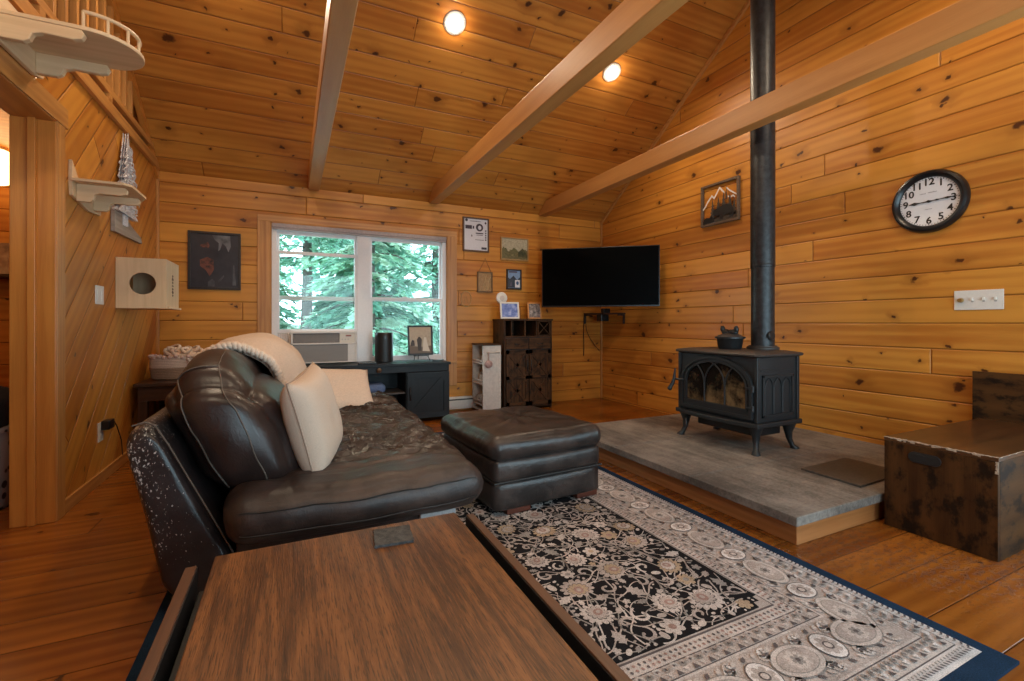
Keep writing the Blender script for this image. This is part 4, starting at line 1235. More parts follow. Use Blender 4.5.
def picmat(name, cols, scale=9, seed=0.0, stretch=(1, 1, 1), rough=.35, det=3):
    """a printed picture suggested by blotches of a few colours"""
    m = bpy.data.materials.new(name); g = G(m)
    tc = g.n('ShaderNodeTexCoord').outputs['Object']
    v = g.n('ShaderNodeVectorMath', {0: tc, 1: stretch}, operation='MULTIPLY').outputs[0]
    v = g.n('ShaderNodeVectorMath', {0: v, 1: (seed, seed*1.3, seed*.7)}, operation='ADD').outputs[0]
    f = g.noise(v, scale, det, .55).outputs[0]
    r = g.n('ShaderNodeValToRGB', {0: f}); e = r.color_ramp.elements
    n = len(cols)
    for i, c in enumerate(cols):
        pos = .30+.40*i/(n-1)
        q = e[i] if i < 2 else e.new(pos)
        q.position = pos; q.color = (*c, 1)
    g.out(Base_Color=r.outputs[0], Roughness=rough); return m

def wallframe(name, label, cat, x0, x1, z0, z1, fmat, pmat, fw=.016, dep=.024, y=None, mat2=None, inset=0.0):
    """a picture frame hung on the window wall"""
    y = D if y is None else y
    t = thing(name, label, cat, ((x0+x1)/2, y, (z0+z1)/2))
    f = MB()
    f.box(x0, x0+fw, y-dep, y-.001, z0, z1, grain=2); f.box(x1-fw, x1, y-dep, y-.001, z0, z1, grain=2)
    f.box(x0+fw, x1-fw, y-dep, y-.001, z0, z0+fw, grain=0); f.box(x0+fw, x1-fw, y-dep, y-.001, z1-fw, z1, grain=0)
    f.build('frame', fmat, t, .002)
    MB().box(x0+fw-.001, x1-fw+.001, y-dep*.5, y-.002, z0+fw-.001, z1-fw+.001).build('picture', pmat, t)
    return t, y-dep*.5
def flat(mb, y, pts, k=0):
    mb.add([(x, y-.0008*(k+1), z) for x, z in pts], [tuple(range(len(pts)))])
def disc(x, z, a, b, n=18, rot=0): return [(x+a*math.cos(w), z+b*math.sin(w)) for w in (2*PI*i/n for i in range(n))]
# big dark picture left of the window: dark blue-black with a pale shape, a reddish patch and a pale streak
t, y = wallframe('framed_picture', 'dark framed picture with pale and reddish smudges, left of the window', 'picture', -.897, -.459, 1.375, 1.935, m_frame, picmat('dark_painting', [(.012, .012, .018), (.030, .027, .034), (.018, .016, .020)], 5, 2.0), .022)
a = MB(); flat(a, y, [(-.70, 1.905), (-.55, 1.905), (-.545, 1.80), (-.565, 1.745), (-.585, 1.80), (-.615, 1.83), (-.635, 1.765), (-.65, 1.75), (-.645, 1.83), (-.68, 1.86)])
a.build('pale_shape', picmat('pale_smudge', [(.06, .06, .066), (.23, .225, .235)], 12, 4.0), t)
a = MB(); flat(a, y, [(-.80, 1.80), (-.735, 1.835), (-.72, 1.80), (-.73, 1.775), (-.79, 1.785)]); flat(a, y, [(-.80, 1.66), (-.74, 1.69), (-.69, 1.665), (-.685, 1.57), (-.72, 1.50), (-.75, 1.56), (-.80, 1.60)])
a.build('red_shape', picmat('red_smudge', [(.020, .012, .012), (.19, .062, .038), (.025, .014, .013)], 16, 1.0), t)
a = MB(); flat(a, y, [(-.735, 1.45), (-.70, 1.48), (-.675, 1.45), (-.68, 1.405), (-.735, 1.405)]); flat(a, y, [(-.655, 1.46), (-.605, 1.52), (-.60, 1.505), (-.65, 1.43)]); flat(a, y, [(-.525, 1.62), (-.515, 1.62), (-.50, 1.42), (-.53, 1.42)])
a.build('pale_streak', picmat('grey_smudge', [(.025, .025, .03), (.10, .098, .105)], 14, 7.0), t)
# certificate
paper = plain('certificate_paper', (.66, .64, .68), .6, var=.04); ink = plain('dark_ink', (.05, .035, .05), .6)
t, y = wallframe('framed_certificate', 'white printed certificate in a dark frame, highest on the wall right of the window', 'certificate', 1.868, 2.210, 1.925, 2.342, plain('walnut_frame', (.10, .045, .022), .4, var=.2), paper, .018)
a = MB()
flat(a, y, disc(2.085, 2.225, .048, .048, 22)); flat(a, y, [(1.90, 2.20), (1.985, 2.20), (1.985, 2.245), (1.90, 2.245)]); flat(a, y, [(1.995, 2.205), (2.015, 2.205), (2.015, 2.24), (1.995, 2.24)])
flat(a, y, disc(1.915, 2.305, .018, .018)); flat(a, y, disc(2.165, 2.285, .012, .014))
for i in range(6): flat(a, y, [(2.035, 2.160-.0), (2.135, 2.160), (2.135, 2.146), (2.035, 2.146)]) if i == 0 else flat(a, y, [(2.158, 2.225-.028*i), (2.176, 2.225-.028*i), (2.176, 2.208-.028*i), (2.158, 2.208-.028*i)])
flat(a, y, [(2.045, 2.135), (2.13, 2.135), (2.13, 2.128), (2.045, 2.128)]); flat(a, y, [(2.03, 2.075), (2.14, 2.075), (2.14, 2.069), (2.03, 2.069)]); flat(a, y, [(1.96, 2.30), (2.10, 2.30), (2.10, 2.294), (1.96, 2.294)])
flat(a, y, [(2.11, 1.958), (2.18, 1.958), (2.18, 1.985), (2.11, 1.985)]); flat(a, y, [(1.975, 2.13), (1.99, 2.13), (1.99, 2.105), (1.98, 2.105)])
a.build('print', ink, t)
a = MB(); flat(a, y, disc(2.087, 2.222, .022, .026, 16), 1); a.build('seal', paper, t)
# landscape
t, y = wallframe('framed_landscape', 'small landscape painting of a pale lake scene in a light wooden frame', 'painting', 2.37, 2.762, 1.848, 2.138, plain('oak_frame', (.42, .24, .09), .4, var=.15), plain('painted_sky', (.42, .36, .24), .5, var=.2), .015)
rg = random.Random(8); a = MB(); b_ = MB(); c3 = MB()
pts = [(2.386, 1.93)] + [(2.386+.36*i/18, 1.985+.022*math.sin(i*.9)+rg.uniform(-.012, .016)) for i in range(19)] + [(2.746, 1.93)]
flat(a, y, pts); a.build('far_trees', picmat('painted_trees', [(.05, .055, .022), (.16, .14, .06), (.07, .06, .03)], 26, 3.0), t)
flat(b_, y, [(2.386, 1.864), (2.746, 1.864), (2.746, 1.945), (2.386, 1.935)], 1); b_.build('meadow', picmat('painted_meadow', [(.20, .16, .07), (.10, .09, .035), (.26, .21, .10)], 15, 5.0, (1, 1, 3)), t)
pts = [(2.61, 1.90)] + [(2.61+.136*i/8, 1.945+.055*math.sin(i*.45)+rg.uniform(-.01, .012)) for i in range(9)] + [(2.746, 1.89)]
flat(c3, y, pts, 2); c3.build('near_trees', picmat('painted_bush', [(.03, .035, .014), (.10, .09, .04)], 30, 2.0), t)
# little poster
t, y = wallframe('framed_poster', 'small dark-framed blue poster with a white label, above the tall cabinet', 'poster', 2.452, 2.662, 1.478, 1.735, m_frame, plain('poster_sky', (.20, .30, .48), .4, var=.1), .018)
a = MB(); flat(a, y, [(2.47, 1.50), (2.645, 1.50), (2.645, 1.64), (2.60, 1.60), (2.55, 1.655), (2.50, 1.61), (2.47, 1.63)]); a.build('dark_hills', picmat('poster_hills', [(.02, .03, .05), (.05, .06, .08)], 18, 2.0), t)
a = MB(); flat(a, y, [(2.57, 1.505), (2.64, 1.505), (2.64, 1.60), (2.57, 1.60)], 1); a.build('white_label', paper, t)
a = MB(); flat(a, y, disc(2.605, 1.56, .02, .024), 2); a.build('emblem', plain('poster_blue', (.05, .10, .22), .5), t)
a = MB(); flat(a, y, [(2.485, 1.69), (2.60, 1.69), (2.60, 1.71), (2.485, 1.71)], 1); flat(a, y, [(2.50, 1.52), (2.53, 1.52), (2.525, 1.57), (2.505, 1.56)], 1); a.build('heading', plain('poster_red', (.10, .08, .12), .5), t)
# hanging shadow box on a string
t = thing('hanging_shadow_box', 'small bronze-framed amber panel with pale stems hanging from a string', 'wall hanging', (2.157, D, 1.55))
brz = plain('bronze_frame', (.14, .075, .03), .4, metal=.4, var=.2)
f = MB()
for a_ in ((2.056, 2.068, 1.43, 1.683), (2.246, 2.258, 1.43, 1.683)): f.box(a_[0], a_[1], D-.022, D-.002, a_[2], a_[3])
f.box(2.068, 2.246, D-.022, D-.002, 1.43, 1.442); f.box(2.068, 2.246, D-.022, D-.002, 1.671, 1.683); f.build('frame', brz, t)
MB().box(2.066, 2.248, D-.010, D-.002, 1.44, 1.673).build('panel', plain('amber_panel', (.34, .19, .075), .3, var=.15), t)
f = MB(); rg = random.Random(2)
for i in range(16):
    x = 2.10+rg.random()*.10; p0 = (x, D-.012, 1.455)
    f.tube([p0, (x+rg.uniform(-.02, .03), D-.013, 1.53), (x+rg.uniform(-.03, .06), D-.013, 1.58+rg.random()*.06)], .0016, 5)
f.build('grass_stems', plain('dry_stem', (.55, .38, .20), .7), t)
f = MB(); f.tube([(2.075, D-.012, 1.683), (2.163, D-.006, 1.845), (2.24, D-.012, 1.683)], .0028, 6); f.ball((2.163, D-.005, 1.847), .006); f.build('string', brz, t)
# thin oval ornament and white round disc
t = thing('oval_ornament', 'thin gold wire oval ornament on the wall right of the window', 'ornament', (1.913, D, 1.342))
gw_ = plain('gold_wire', (.45, .28, .10), .4, metal=.5)
MB().tube([(1.913+.066*math.cos(w), D-.006, 1.342+.094*math.sin(w)) for w in (2*PI*i/28 for i in range(28))], .0035, 6, closed=True).build('frame', gw_, t, smooth=60)
f = MB(); f.tube([(1.885, D-.006, 1.29), (1.913, D-.007, 1.38), (1.94, D-.006, 1.29)], .002, 5); f.build('inner_wire', gw_, t, smooth=60)
t = thing('wall_disc', 'round white disc on the wall behind the blue photograph', 'wall disc', (2.388, D, 1.365))
MB().lathe([(.0, -.022), (.055, -.022), (.072, -.016), (.076, -.001)], (2.388, D, 1.365), 28, axis=1).build('disc', m_wplas, t, smooth=40)
MB().lathe([(.0, -.027), (.03, -.026), (.034, -.020)], (2.388, D, 1.365), 20, axis=1).build('boss', plain('pinkish_white', (.70, .60, .56), .5), t, smooth=40)

def standframe(name, label, c, w, h, fmat, pmat, lean=.20, rz=0.0, fw=.02):
    t = thing(name, label, 'photo frame', c, rz)
    M = ROOT[t.name] @ Matrix.Rotation(-lean, 4, 'X')
    f = MB(M)
    f.box(-w/2, -w/2+fw, -.008, .008, 0, h, grain=2); f.box(w/2-fw, w/2, -.008, .008, 0, h, grain=2)
    f.box(-w/2+fw, w/2-fw, -.008, .008, 0, fw, grain=0); f.box(-w/2+fw, w/2-fw, -.008, .008, h-fw, h, grain=0)
    f.build('frame', fmat, t, .002)
    MB(M).box(-w/2+fw-.001, w/2-fw+.001, -.003, .004, fw-.001, h-fw+.001).build('photograph', pmat, t)
    MB(ROOT[t.name]).prism([(.0, .0), (.10, .0), (h*.7*lean+.008, h*.7)], 0, -.012, .012).build('strut', m_blk, t)
    return t, M
standframe('photo_frame', 'white photo frame with a bluish photograph on the tall cabinet', (2.385, 5.05, 1.1015), .245, .205, m_wplas, picmat('blue_photo', [(.10, .16, .45), (.20, .28, .62), (.50, .56, .80)], 22, 2.0), .15, math.radians(-4))
standframe('photo_frame', 'orange wooden photo frame with a small dark snapshot on the tall cabinet', (2.725, 5.05, 1.1015), .18, .205, plain('orange_wood', (.58, .24, .06), .4, var=.2), picmat('snapshot', [(.05, .045, .05), (.20, .15, .13), (.45, .38, .36)], 30, 4.0), .15, math.radians(-8), .016)

# ------------------------------------------------------------------ narrow white cabinet
def narrow():
    X0, X1, Y0, Y1, ZT = 1.985, 2.212, 4.935, 5.285, .806
    wh = plain('chalk_white', (.66, .60, .54), .6, var=.08, bump=.0006, bscale=30)
    t = thing('narrow_cabinet', 'narrow white cabinet with brown top and open side shelves next to the tall cabinet', 'cabinet', ((X0+X1)/2, 5.13, 0))
    MB().box(X0-.008, X1+.004, Y0-.008, Y1, ZT-.018, ZT, grain=1).build('top', m_brown, t, .002)
    MB().box(X0, X1, Y0, Y0+.018, .01, ZT-.018).build('front_panel', wh, t, .002)
    MB().box(X0, X1, Y1-.018, Y1, .01, ZT-.018).build('rear_panel', wh, t, .002)
    MB().box(X1-.012, X1, Y0+.018, Y1-.018, .01, ZT-.018).build('inner_panel', wh, t)
    for z in (.02, .09, .33, .57):
        MB().box(X0, X1-.012, Y0+.018, Y1-.018, z, z+.014).build('shelf', wh, t, .002)
    for z in (.13, .37, .60):
        MB().box(X0-.004, X0+.008, Y0+.018, Y1-.018, z, z+.016).build('shelf_rail', wh, t, .002)
    MB().tube([(X0+.05, Y0-.002, .705), (X0+.05, Y0-.018, .705), (X1-.025, Y0-.018, .705), (X1-.025, Y0-.002, .705)], .006, 6).build('hook_rail', plain('pale_metal', (.55, .50, .46), .4, metal=.4), t, smooth=60)
    # things on the shelves
    rolls = [(5.06, .105, .045, 'rolled white cloth nearest the front on the bottom shelf of the narrow cabinet'), (5.17, .105, .045, 'rolled white cloth further back on the bottom shelf of the narrow cabinet')]
    for y, z, r, lb in rolls:
        m = MB(); z0 = .105
        m.tube([(X0+.02, y, z0+r), (X1-.03, y, z0+r)], r, 14)
        for q in (.7, .45, .2): m.tube([(X0+.018, y+q*r*math.cos(w), z0+r+q*r*math.sin(w)) for w in (2*PI*i/14 for i in range(14))], .004, 5, closed=True)
        tag(m.build('rolled_cloth', plain('pale_cloth', (.52, .47, .44), .9, bump=.002, bscale=90, var=.15), None, smooth=60), lb, 'cloth', 'rolled cloths in the narrow cabinet')
    for y, z, lb in ((5.05, .3455, 'small pale jar on the middle shelf of the narrow cabinet, nearer the front'), (5.15, .3455, 'small pale jar on the middle shelf of the narrow cabinet, further back'), (5.08, .5855, 'small pale jar on the top shelf of the narrow cabinet')):
        j = thing('jar', lb, 'jar', (X0+.08, y, z), 0, 'jars in the narrow cabinet')
        MB().lathe([(.0, z), (.034, z), (.038, z+.01), (.038, z+.075), (.028, z+.09)], (X0+.08, y, 0), 16).build('body', plain('pale_jar', (.55, .50, .46), .3, var=.1), j, smooth=50)
        MB().lathe([(.030, z+.088), (.030, z+.108), (.0, z+.109)], (X0+.08, y, 0), 16).build('lid', plain('jar_lid', (.22, .15, .11), .4), j, smooth=50)
    s = thing('hanging_scoop', 'small round pink scoop hanging from the rail on the narrow white cabinet', 'scoop', (X0+.062, Y0-.02, .6))
    pk = plain('dusty_pink', (.50, .31, .28), .5, var=.08)
    MB().lathe([(.0, -.026), (.025, -.024), (.043, -.012), (.046, 0.0), (.040, .0), (.022, -.014), (.0, -.017)], (X0+.062, Y0-.024, .575), 22, axis=1).build('bowl', pk, s, smooth=60)
    MB().tube([(X0+.062, Y0-.026, .615), (X0+.062, Y0-.024, .69), (X0+.062, Y0-.018, .712), (X0+.062, Y0-.010, .706)], .0055, 6).build('handle', pk, s, smooth=60)
narrow()
# baseboard heater
t = thing('baseboard_heater', 'low white baseboard heater behind the narrow white cabinet', 'heater', (1.85, D, 0))
m_heat = plain('heater_white', (.62, .57, .52), .4, var=.05)
MB().prism([(D-.002, .02), (D-.05, .02), (D-.055, .045), (D-.055, .118), (D-.035, .165), (D-.002, .165)], 0, 1.60, 1.985).build('cover', m_heat, t, .003)
MB().box(1.60, 1.985, D-.060, D-.054, .05, .112).build('front_plate', m_heat, t, .002)
MB().box(1.60, 1.985, D-.053, D-.047, .125, .140).build('vent_slot', plain('heater_gap', (.05, .045, .04), .6), t)

# ------------------------------------------------------------------ TV console under the window
def console():
    X0, X1, Y0, Y1, ZT = -.22, 1.545, 4.83, 5.265, .628
    t = thing('media_console', 'low black media console with barn door under the window', 'console', ((X0+X1)/2, 5.05, 0))
    MB().box(X0-.015, X1+.015, Y0-.02, Y1, ZT-.028, ZT, grain=0).build('top', m_console, t, .003)
    MB().box(X0, X1, Y0, Y0+.02, ZT-.095, ZT-.028, grain=0).build('apron', m_console, t, .002)
    for x in (X0, X1-.022, .395, 1.075): MB().box(x, x+.022, Y0+.004, Y1, .0, ZT-.028, grain=2).build('side_panel', m_console, t, .002)
    MB().box(X0, X1, Y1-.012, Y1-.002, .04, ZT-.03, grain=0).build('back_panel', m_console, t)
    MB().box(X0+.022, X1-.022, Y0+.01, Y1-.012, .055, .08, grain=0).build('bottom_board', m_console, t, .002)
    MB().box(.417, 1.075, Y0+.03, Y1-.012, .305, .322, grain=0).build('shelf', wood('console_shelf', (.09, .065, .05), (.045, .032, .026), .5), t, .002)
    for a, b in ((1.085, 1.54), (-.215, .40)):
        d = MB().box(a, b, Y0-.016, Y0-.001, .045, ZT-.098, grain=2).build('barn_door', m_console, t, .002)
        fr = MB(); z0, z1 = .045, ZT-.098
        fr.box(a, a+.06, Y0-.026, Y0-.016, z0, z1, grain=2); fr.box(b-.06, b, Y0-.026, Y0-.016, z0, z1, grain=2)
        fr.box(a+.06, b-.06, Y0-.026, Y0-.016, z0, z0+.06, grain=0); fr.box(a+.06, b-.06, Y0-.026, Y0-.016, z1-.06, z1, grain=0)
        p0, p1 = (a+.06, z0+.06), (b-.06, z1-.06); nx, nz = -(p1[1]-p0[1]), p1[0]-p0[0]; l = math.hypot(nx, nz); nx, nz = nx/l*.026, nz/l*.026
        fr.prism([(p0[0]-nx, p0[1]-nz), (p1[0]-nx, p1[1]-nz), (p1[0]+nx, p1[1]+nz), (p0[0]+nx, p0[1]+nz)], 1, Y0-.0255, Y0-.016, grain=2)
        fr.build('door_frame', m_console, d, .001)
        hx = a+.03 if a > 1 else b-.03
        MB().tube([(hx, Y0-.026, .24), (hx, Y0-.05, .25), (hx, Y0-.05, .36), (hx, Y0-.026, .37)], .006, 6).build('handle', m_blkp, d, smooth=60)
    kb = MB().lathe([(.0, -.032), (.022, -.028), (.026, -.020), (.012, -.010), (.010, .0)], (.80, Y0, .567), 18, axis=1)
    kb.build('knob', plain('bronze_knob', (.14, .09, .06), .35, metal=.5), t, smooth=60, label='round bronze knob on the apron')
console()
# blue cushions folded on the console shelves
bl = plain('blue_cloth', (.10, .15, .28), .9, bump=.002, bscale=200, var=.25)
for z, hh, lb in ((.3225, .05, 'folded blue cloth on the shelf inside the black console'), (.0805, .05, 'folded blue cloth on the bottom board inside the black console')):
    mb = MB(); mb.soft((.66, 4.98, z+hh), (.22, .12, hh), hh*.9, (10, 10, 6), (0, 0, 0), lambda p, q: (p[0], p[1], p[2]+.006*noise.noise(Vector((p[0]*14, p[1]*14, z)))*(q[2] > 0)))
    tag(mb.build('folded_cloth', bl, None, smooth=180), lb, 'cloth', 'blue cloths in the console')
# smart speaker
t = thing('speaker', 'black cylinder speaker standing on the console in front of the window', 'speaker', (.905, 5.14, .628))
cyl = (.905, 5.14, 0)
MB().lathe([(.0, .629), (.090, .629), (.096, .634), (.096, .880)], cyl, 32).build('grille', m_blk, t, smooth=40)
MB().lathe([(.097, .880), (.097, .938), (.091, .947), (.0, .948)], cyl, 32).build('top_band', m_blkp, t, smooth=40)
o = MB().box(.60, .79, 4.86, 4.91, .629, .648).build('remote_control', m_blkp, None, .006)
tag(o, 'flat black remote control lying on the console beside the speaker', 'remote control')
# easel with framed wedding photograph
t, M = standframe('photo_frame', 'black framed sepia couple photograph on a small easel in front of the window', (1.305, 5.11, .690), .285, .335, m_blk, plain('sepia_photo', (.48, .36, .24), .4, var=.12), .13, 0, .020)
a = MB(M)
a.add([(x, -.0042, z) for x, z in [(-.122, .02), (.122, .02), (.122, .105), (.0, .090), (-.122, .11)]], [(0, 1, 2, 3, 4)]); a.build('ground', plain('sepia_dark', (.16, .10, .06), .5), t)
a = MB(M)
for x, w, h0, h1 in ((-.012, .028, .05, .205),): a.add([(x-w*.6, -.005, h0), (x+w*.6, -.005, h0), (x+w, -.005, h1-.03), (x+w*.3, -.005, h1), (x-w*.3, -.005, h1), (x-w, -.005, h1-.03)], [(0, 1, 2, 3, 4, 5)])
a.add([(x, -.005, z) for x, z in ((-.115, .105), (-.065, .105), (-.07, .16), (-.09, .175), (-.105, .15))], [(0, 1, 2, 3, 4)]); a.build('dark_figure', plain('sepia_ink', (.05, .03, .02), .5), t)
a = MB(M); a.add([(x, -.005, z) for x, z in ((.02, .045), (.105, .04), (.075, .14), (.066, .20), (.042, .20), (.03, .14))], [(0, 1, 2, 3, 4, 5)]); a.build('white_dress', plain('sepia_pale', (.70, .60, .48), .5), t)
e = thing('easel_stand', 'small black wire easel holding the sepia photograph on the console', 'easel', (1.305, 5.12, .628))
f = MB()
for sx in (-1, 1):
    x = 1.305+sx*.075
    f.tube([(x+sx*.016, 5.055, .633), (x, 5.085, .676), (x, 5.09, .683), (x, 5.135, .683), (x*.6+1.305*.4, 5.185, .86)], .0045, 6)
    f.tube([(x, 5.088, .681), (x, 5.074, .680), (x, 5.072, .70)], .0045, 6)
f.tube([(1.305, 5.19, .84), (1.305, 5.235, .633)], .0045, 6); f.tube([(1.23, 5.13, .683), (1.38, 5.13, .683)], .0045, 6)
f.build('wire_frame', m_blk, e, smooth=60)
o = MB().lathe([(.0, .629), (.045, .629), (.062, .644), (.064, .648), (.059, .646), (.04, .634), (.0, .633)], (1.46, 4.97, 0), 26, sq=(1.15, .8))
tag(o.build('glass_dish', plain('glassy_grey', (.40, .42, .42), .15, var=.1), None, smooth=50), 'small shallow grey dish on the right end of the console', 'dish')

# ------------------------------------------------------------------ window air conditioner
def aircon():
    X0, X1, Z0, Z1, YF = -.012, .618, .640, .965, 5.10
    t = thing('air_conditioner', 'white window air conditioner filling the lower left of the window', 'air conditioner', (.31, 5.3, .63))
    bei = plain('aircon_white', (.66, .60, .55), .4, var=.04)
    MB().box(X0+.012, X1-.012, YF+.05, D+.35, Z0, Z1-.005).build('case', bei, t, .006)
    f = MB(); f.box(X0, X1, YF, YF+.05, Z1-.022, Z1); f.box(X0, X1, YF, YF+.05, Z1-.135, Z1-.118); f.box(X0, X1, YF, YF+.05, Z0, Z0+.012)
    f.box(X0, X0+.02, YF, YF+.05, Z0+.012, Z1-.022); f.box(X1-.02, X1, YF, YF+.05, Z0+.012, Z1-.022)
    f.build('front_frame', bei, t, .004)
    lv = MB()
    for i in range(9):
        z = Z1-.034-.0092*i
        lv.prism([(YF+.012, z-.004), (YF+.03, z+.002), (YF+.03, z+.0045), (YF+.012, z-.0015)], 0, X0+.022, X0+.455)
    for i in range(10): lv.box(X0+.05+i*.04, X0+.053+i*.04, YF+.02, YF+.035, Z1-.118, Z1-.022)
    lv.build('air_louvres', plain('grille_grey', (.42, .38, .355), .5), t)
    MB().box(X0+.02, X0+.458, YF+.034, YF+.05, Z1-.118, Z1-.022).build('louvre_recess', plain('grille_dark', (.10, .09, .085), .6), t)
    cp = MB().box(X0+.458, X1-.02, YF+.006, YF+.05, Z1-.118, Z1-.022).build('control_panel', plain('panel_cream', (.66, .58, .48), .4), t, .003)
    MB().box(X0+.52, X0+.575, YF+.003, YF+.0065, Z1-.055, Z1-.040).build('display', plain('display_red', (.30, .07, .04), .4), cp)
    m = MB()
    for x in (.485, .515, .545): m.lathe([(.006, -.003), (.006, .001)], (X0+x, YF+.006, Z1-.085), 10, axis=1)
    m.build('button', plain('button_grey', (.40, .36, .32), .4), cp)
    gr = MB()
    for i in range(19):
        z = Z0+.018+i*.0086
        gr.prism([(YF+.008, z), (YF+.016, z+.003), (YF+.016, z+.0055), (YF+.008, z+.003)], 0, X0+.02, X1-.09)
    gr.build('intake_grille', plain('grille_grey', (0, 0, 0)), t)
    MB().box(X0+.02, X1-.09, YF+.016, YF+.05, Z0+.012, Z1-.135).build('intake_recess', plain('grille_mid', (.24, .22, .205), .6), t)
    MB().box(X1-.09, X1-.02, YF+.006, YF+.05, Z0+.012, Z1-.135).build('side_cover', bei, t, .002)
    # side curtains filling the opening
    for a, b in ((WX0+.06, X0+.012), (X1-.012, .645)):
        m = MB(); n = max(2, int((b-a)/.018))
        pts = [(a+(b-a)*i/(2*n), D+.012+(.010 if i % 2 else 0)) for i in range(2*n+1)]
        poly = pts + [(x, y+.004) for x, y in pts[::-1]]
        m.prism(poly, 2, WZ0+.022, .944); m.build('side_curtain', m_white, t)
aircon()

# ------------------------------------------------------------------ side table and basket in the corner
t = thing('side_table', 'dark brown side table in the corner behind the sofa', 'side table', (-.8, 4.9, 0))
m_st = wood('dark_walnut', (.060, .024, .013), (.025, .010, .006), .4)
MB().box(-1.115, -.52, 4.50, 5.27, .545, .573, grain=0).build('top', m_st, t, .004)
MB().box(-1.095, -.54, 4.53, 5.25, .43, .545, grain=0).build('drawer_case', m_st, t, .002)
for x in (-1.095, -.60):
    for y in (4.53, 5.19): MB().box(x, x+.06, y, y+.06, .0, .43, grain=2).build('leg', m_st, t, .003)
MB().box(-1.09, -.545, 4.55, 5.23, .14, .16, grain=0).build('lower_shelf', m_st, t, .002)
bt = thing('rope_basket', 'two-tone grey and white rope basket on the corner side table', 'basket', (-.90, 4.84, .574))
rope_g = plain('rope_grey', (.33, .26, .215), .9, bump=.002, bscale=150, var=.15); rope_w = plain('rope_white', (.60, .53, .50), .9, bump=.002, bscale=150, var=.1)
def coils(z0, z1, r0, r1, n):
    m = MB()
    for i in range(n):
        z = z0+(z1-z0)*(i+.5)/n; r = r0+(r1-r0)*(i+.5)/n
        m.tube([(-.90+r*1.25*math.cos(w), 4.84+r*math.sin(w), z) for w in (2*PI*k/36 for k in range(36))], (z1-z0)/n*.62, 7, closed=True)
    return m
coils(.580, .675, .135, .145, 7).lathe([(.0, .576), (.135, .576), (.135, .582), (.0, .582)], (-.90, 4.84, 0), 30, sq=(1.25, 1)).build('lower_wall', rope_g, bt, smooth=180)
coils(.675, .765, .145, .142, 7).build('upper_wall', rope_w, bt, smooth=180)
MB().tube([(-.80, 4.703, .75), (-.79, 4.692, .74), (-.76, 4.690, .69), (-.70, 4.70, .66), (-.66, 4.73, .69), (-.655, 4.75, .75)], .010, 8).build('rope_handle', rope_w, bt, smooth=180)
pom = plain('pom_pink', (.60, .45, .43), .95, var=.15); f = MB(); rg = random.Random(6)
for i in range(26):
    w = 2*PI*i/26; f.ball((-.90+.182*math.cos(w), 4.84+.148*math.sin(w), .765+.006*math.sin(i*2.3)), .016, 8, 6)
f.build('pompom_trim', pom, bt, smooth=180)
kn = MB(); rg = random.Random(9)   # a heap of chunky yarn loops lying in the basket
for i in range(15):
    cx, cy, cz = -.80+rg.uniform(-.12, .08), 4.84+rg.uniform(-.08, .08), .80+rg.uniform(-.03, .03)
    a0 = rg.uniform(0, 6)
    kn.tube([(cx+.045*math.cos(a0+w), cy+.05*math.sin(w), cz+.03*math.sin(a0*2+w)) for w in (2*PI*k/12 for k in range(12))], .014, 7, closed=True)
kn.ball((-.83, 4.84, .775), (.15, .12, .035))
tag(kn.build('yarn_heap', m_knit, None, smooth=180), 'heap of chunky cream knitting lying in the rope basket', 'knitting')

# ------------------------------------------------------------------ things on the diagonal plank wall
# cat shelf with bracket arms
def catshelf():
    t = thing('cat_shelf', 'small pale wooden cat shelf on two bracket arms on the diagonal plank wall', 'cat shelf', (L, 3.6, 1.84))
    pl = [(1.975, 3.425), (1.955, 3.445), (1.90, 3.50), (1.875, 3.56), (1.868, 3.66), (1.885, 3.70), (1.868, 3.74), (1.865, 3.86), (1.745, 3.86), (1.735, 3.66), (1.775, 3.43), (1.86, 3.42)]
    MB().prism([(y, z) for z, y in pl][::-1], 0, L+.001, L+.019, grain=1).build('wall_plate', m_ply, t, .002)
    sh = [(L+.019, 3.40), (-.885, 3.40), (-.855, 3.44), (-.855, 3.73), (-.93, 3.88), (L+.019, 3.88)]
    MB().prism(sh, 2, 1.853, 1.868, grain=0).build('shelf', m_ply, t, .002)
    for y in (3.47, 3.72):
        ar = [(L+.02, 1.853), (-.90, 1.853), (-.885, 1.838), (-.89, 1.815), (-.92, 1.805), (-1.02, 1.808), (-1.04, 1.795), (-1.045, 1.765), (-1.06, 1.752), (L+.02, 1.752)]
        MB().prism(ar, 1, y, y+.03, grain=0).build('bracket_arm', m_ply, t, .003)
catshelf()
# silver tree on a weathered board
t = thing('tree_wall_art', 'silver metal pine tree on a weathered grey wooden board, beyond the small cat shelf', 'wall decoration', (L, 4.4, 2.0))
MB().prism([(4.09, 1.690), (4.74, 1.700), (4.70, 1.745), (4.42, 1.80), (4.26, 1.835), (4.13, 1.875), (4.09, 1.875)], 0, L+.002, L+.028, grain=1).build('backing_board', m_grey, t, .003)
silv = plain('silver_metal', (.62, .60, .62), .5, metal=.1, bump=.001, bscale=120, var=.2)
rg = random.Random(12); tr = MB()
yc = 4.285
n = 24
for k in range(3):
    left = []; right = []
    for i in range(n):
        f_ = i/(n-1); z = 1.86+.585*f_; w = .245*(1-f_)**1.05+.003
        wob = 1.0 if i % 2 == 0 else .58
        left.append((yc-w*wob*rg.uniform(.8, 1.1), z-(.02 if i % 2 == 0 else 0))); right.append((yc+w*wob*rg.uniform(.8, 1.1), z-(.02 if i % 2 == 0 else 0)))
    tr.prism([(y, z) for y, z in left] + [(y, z) for y, z in right[::-1]], 0, L+.020+.014*k, L+.024+.014*k)
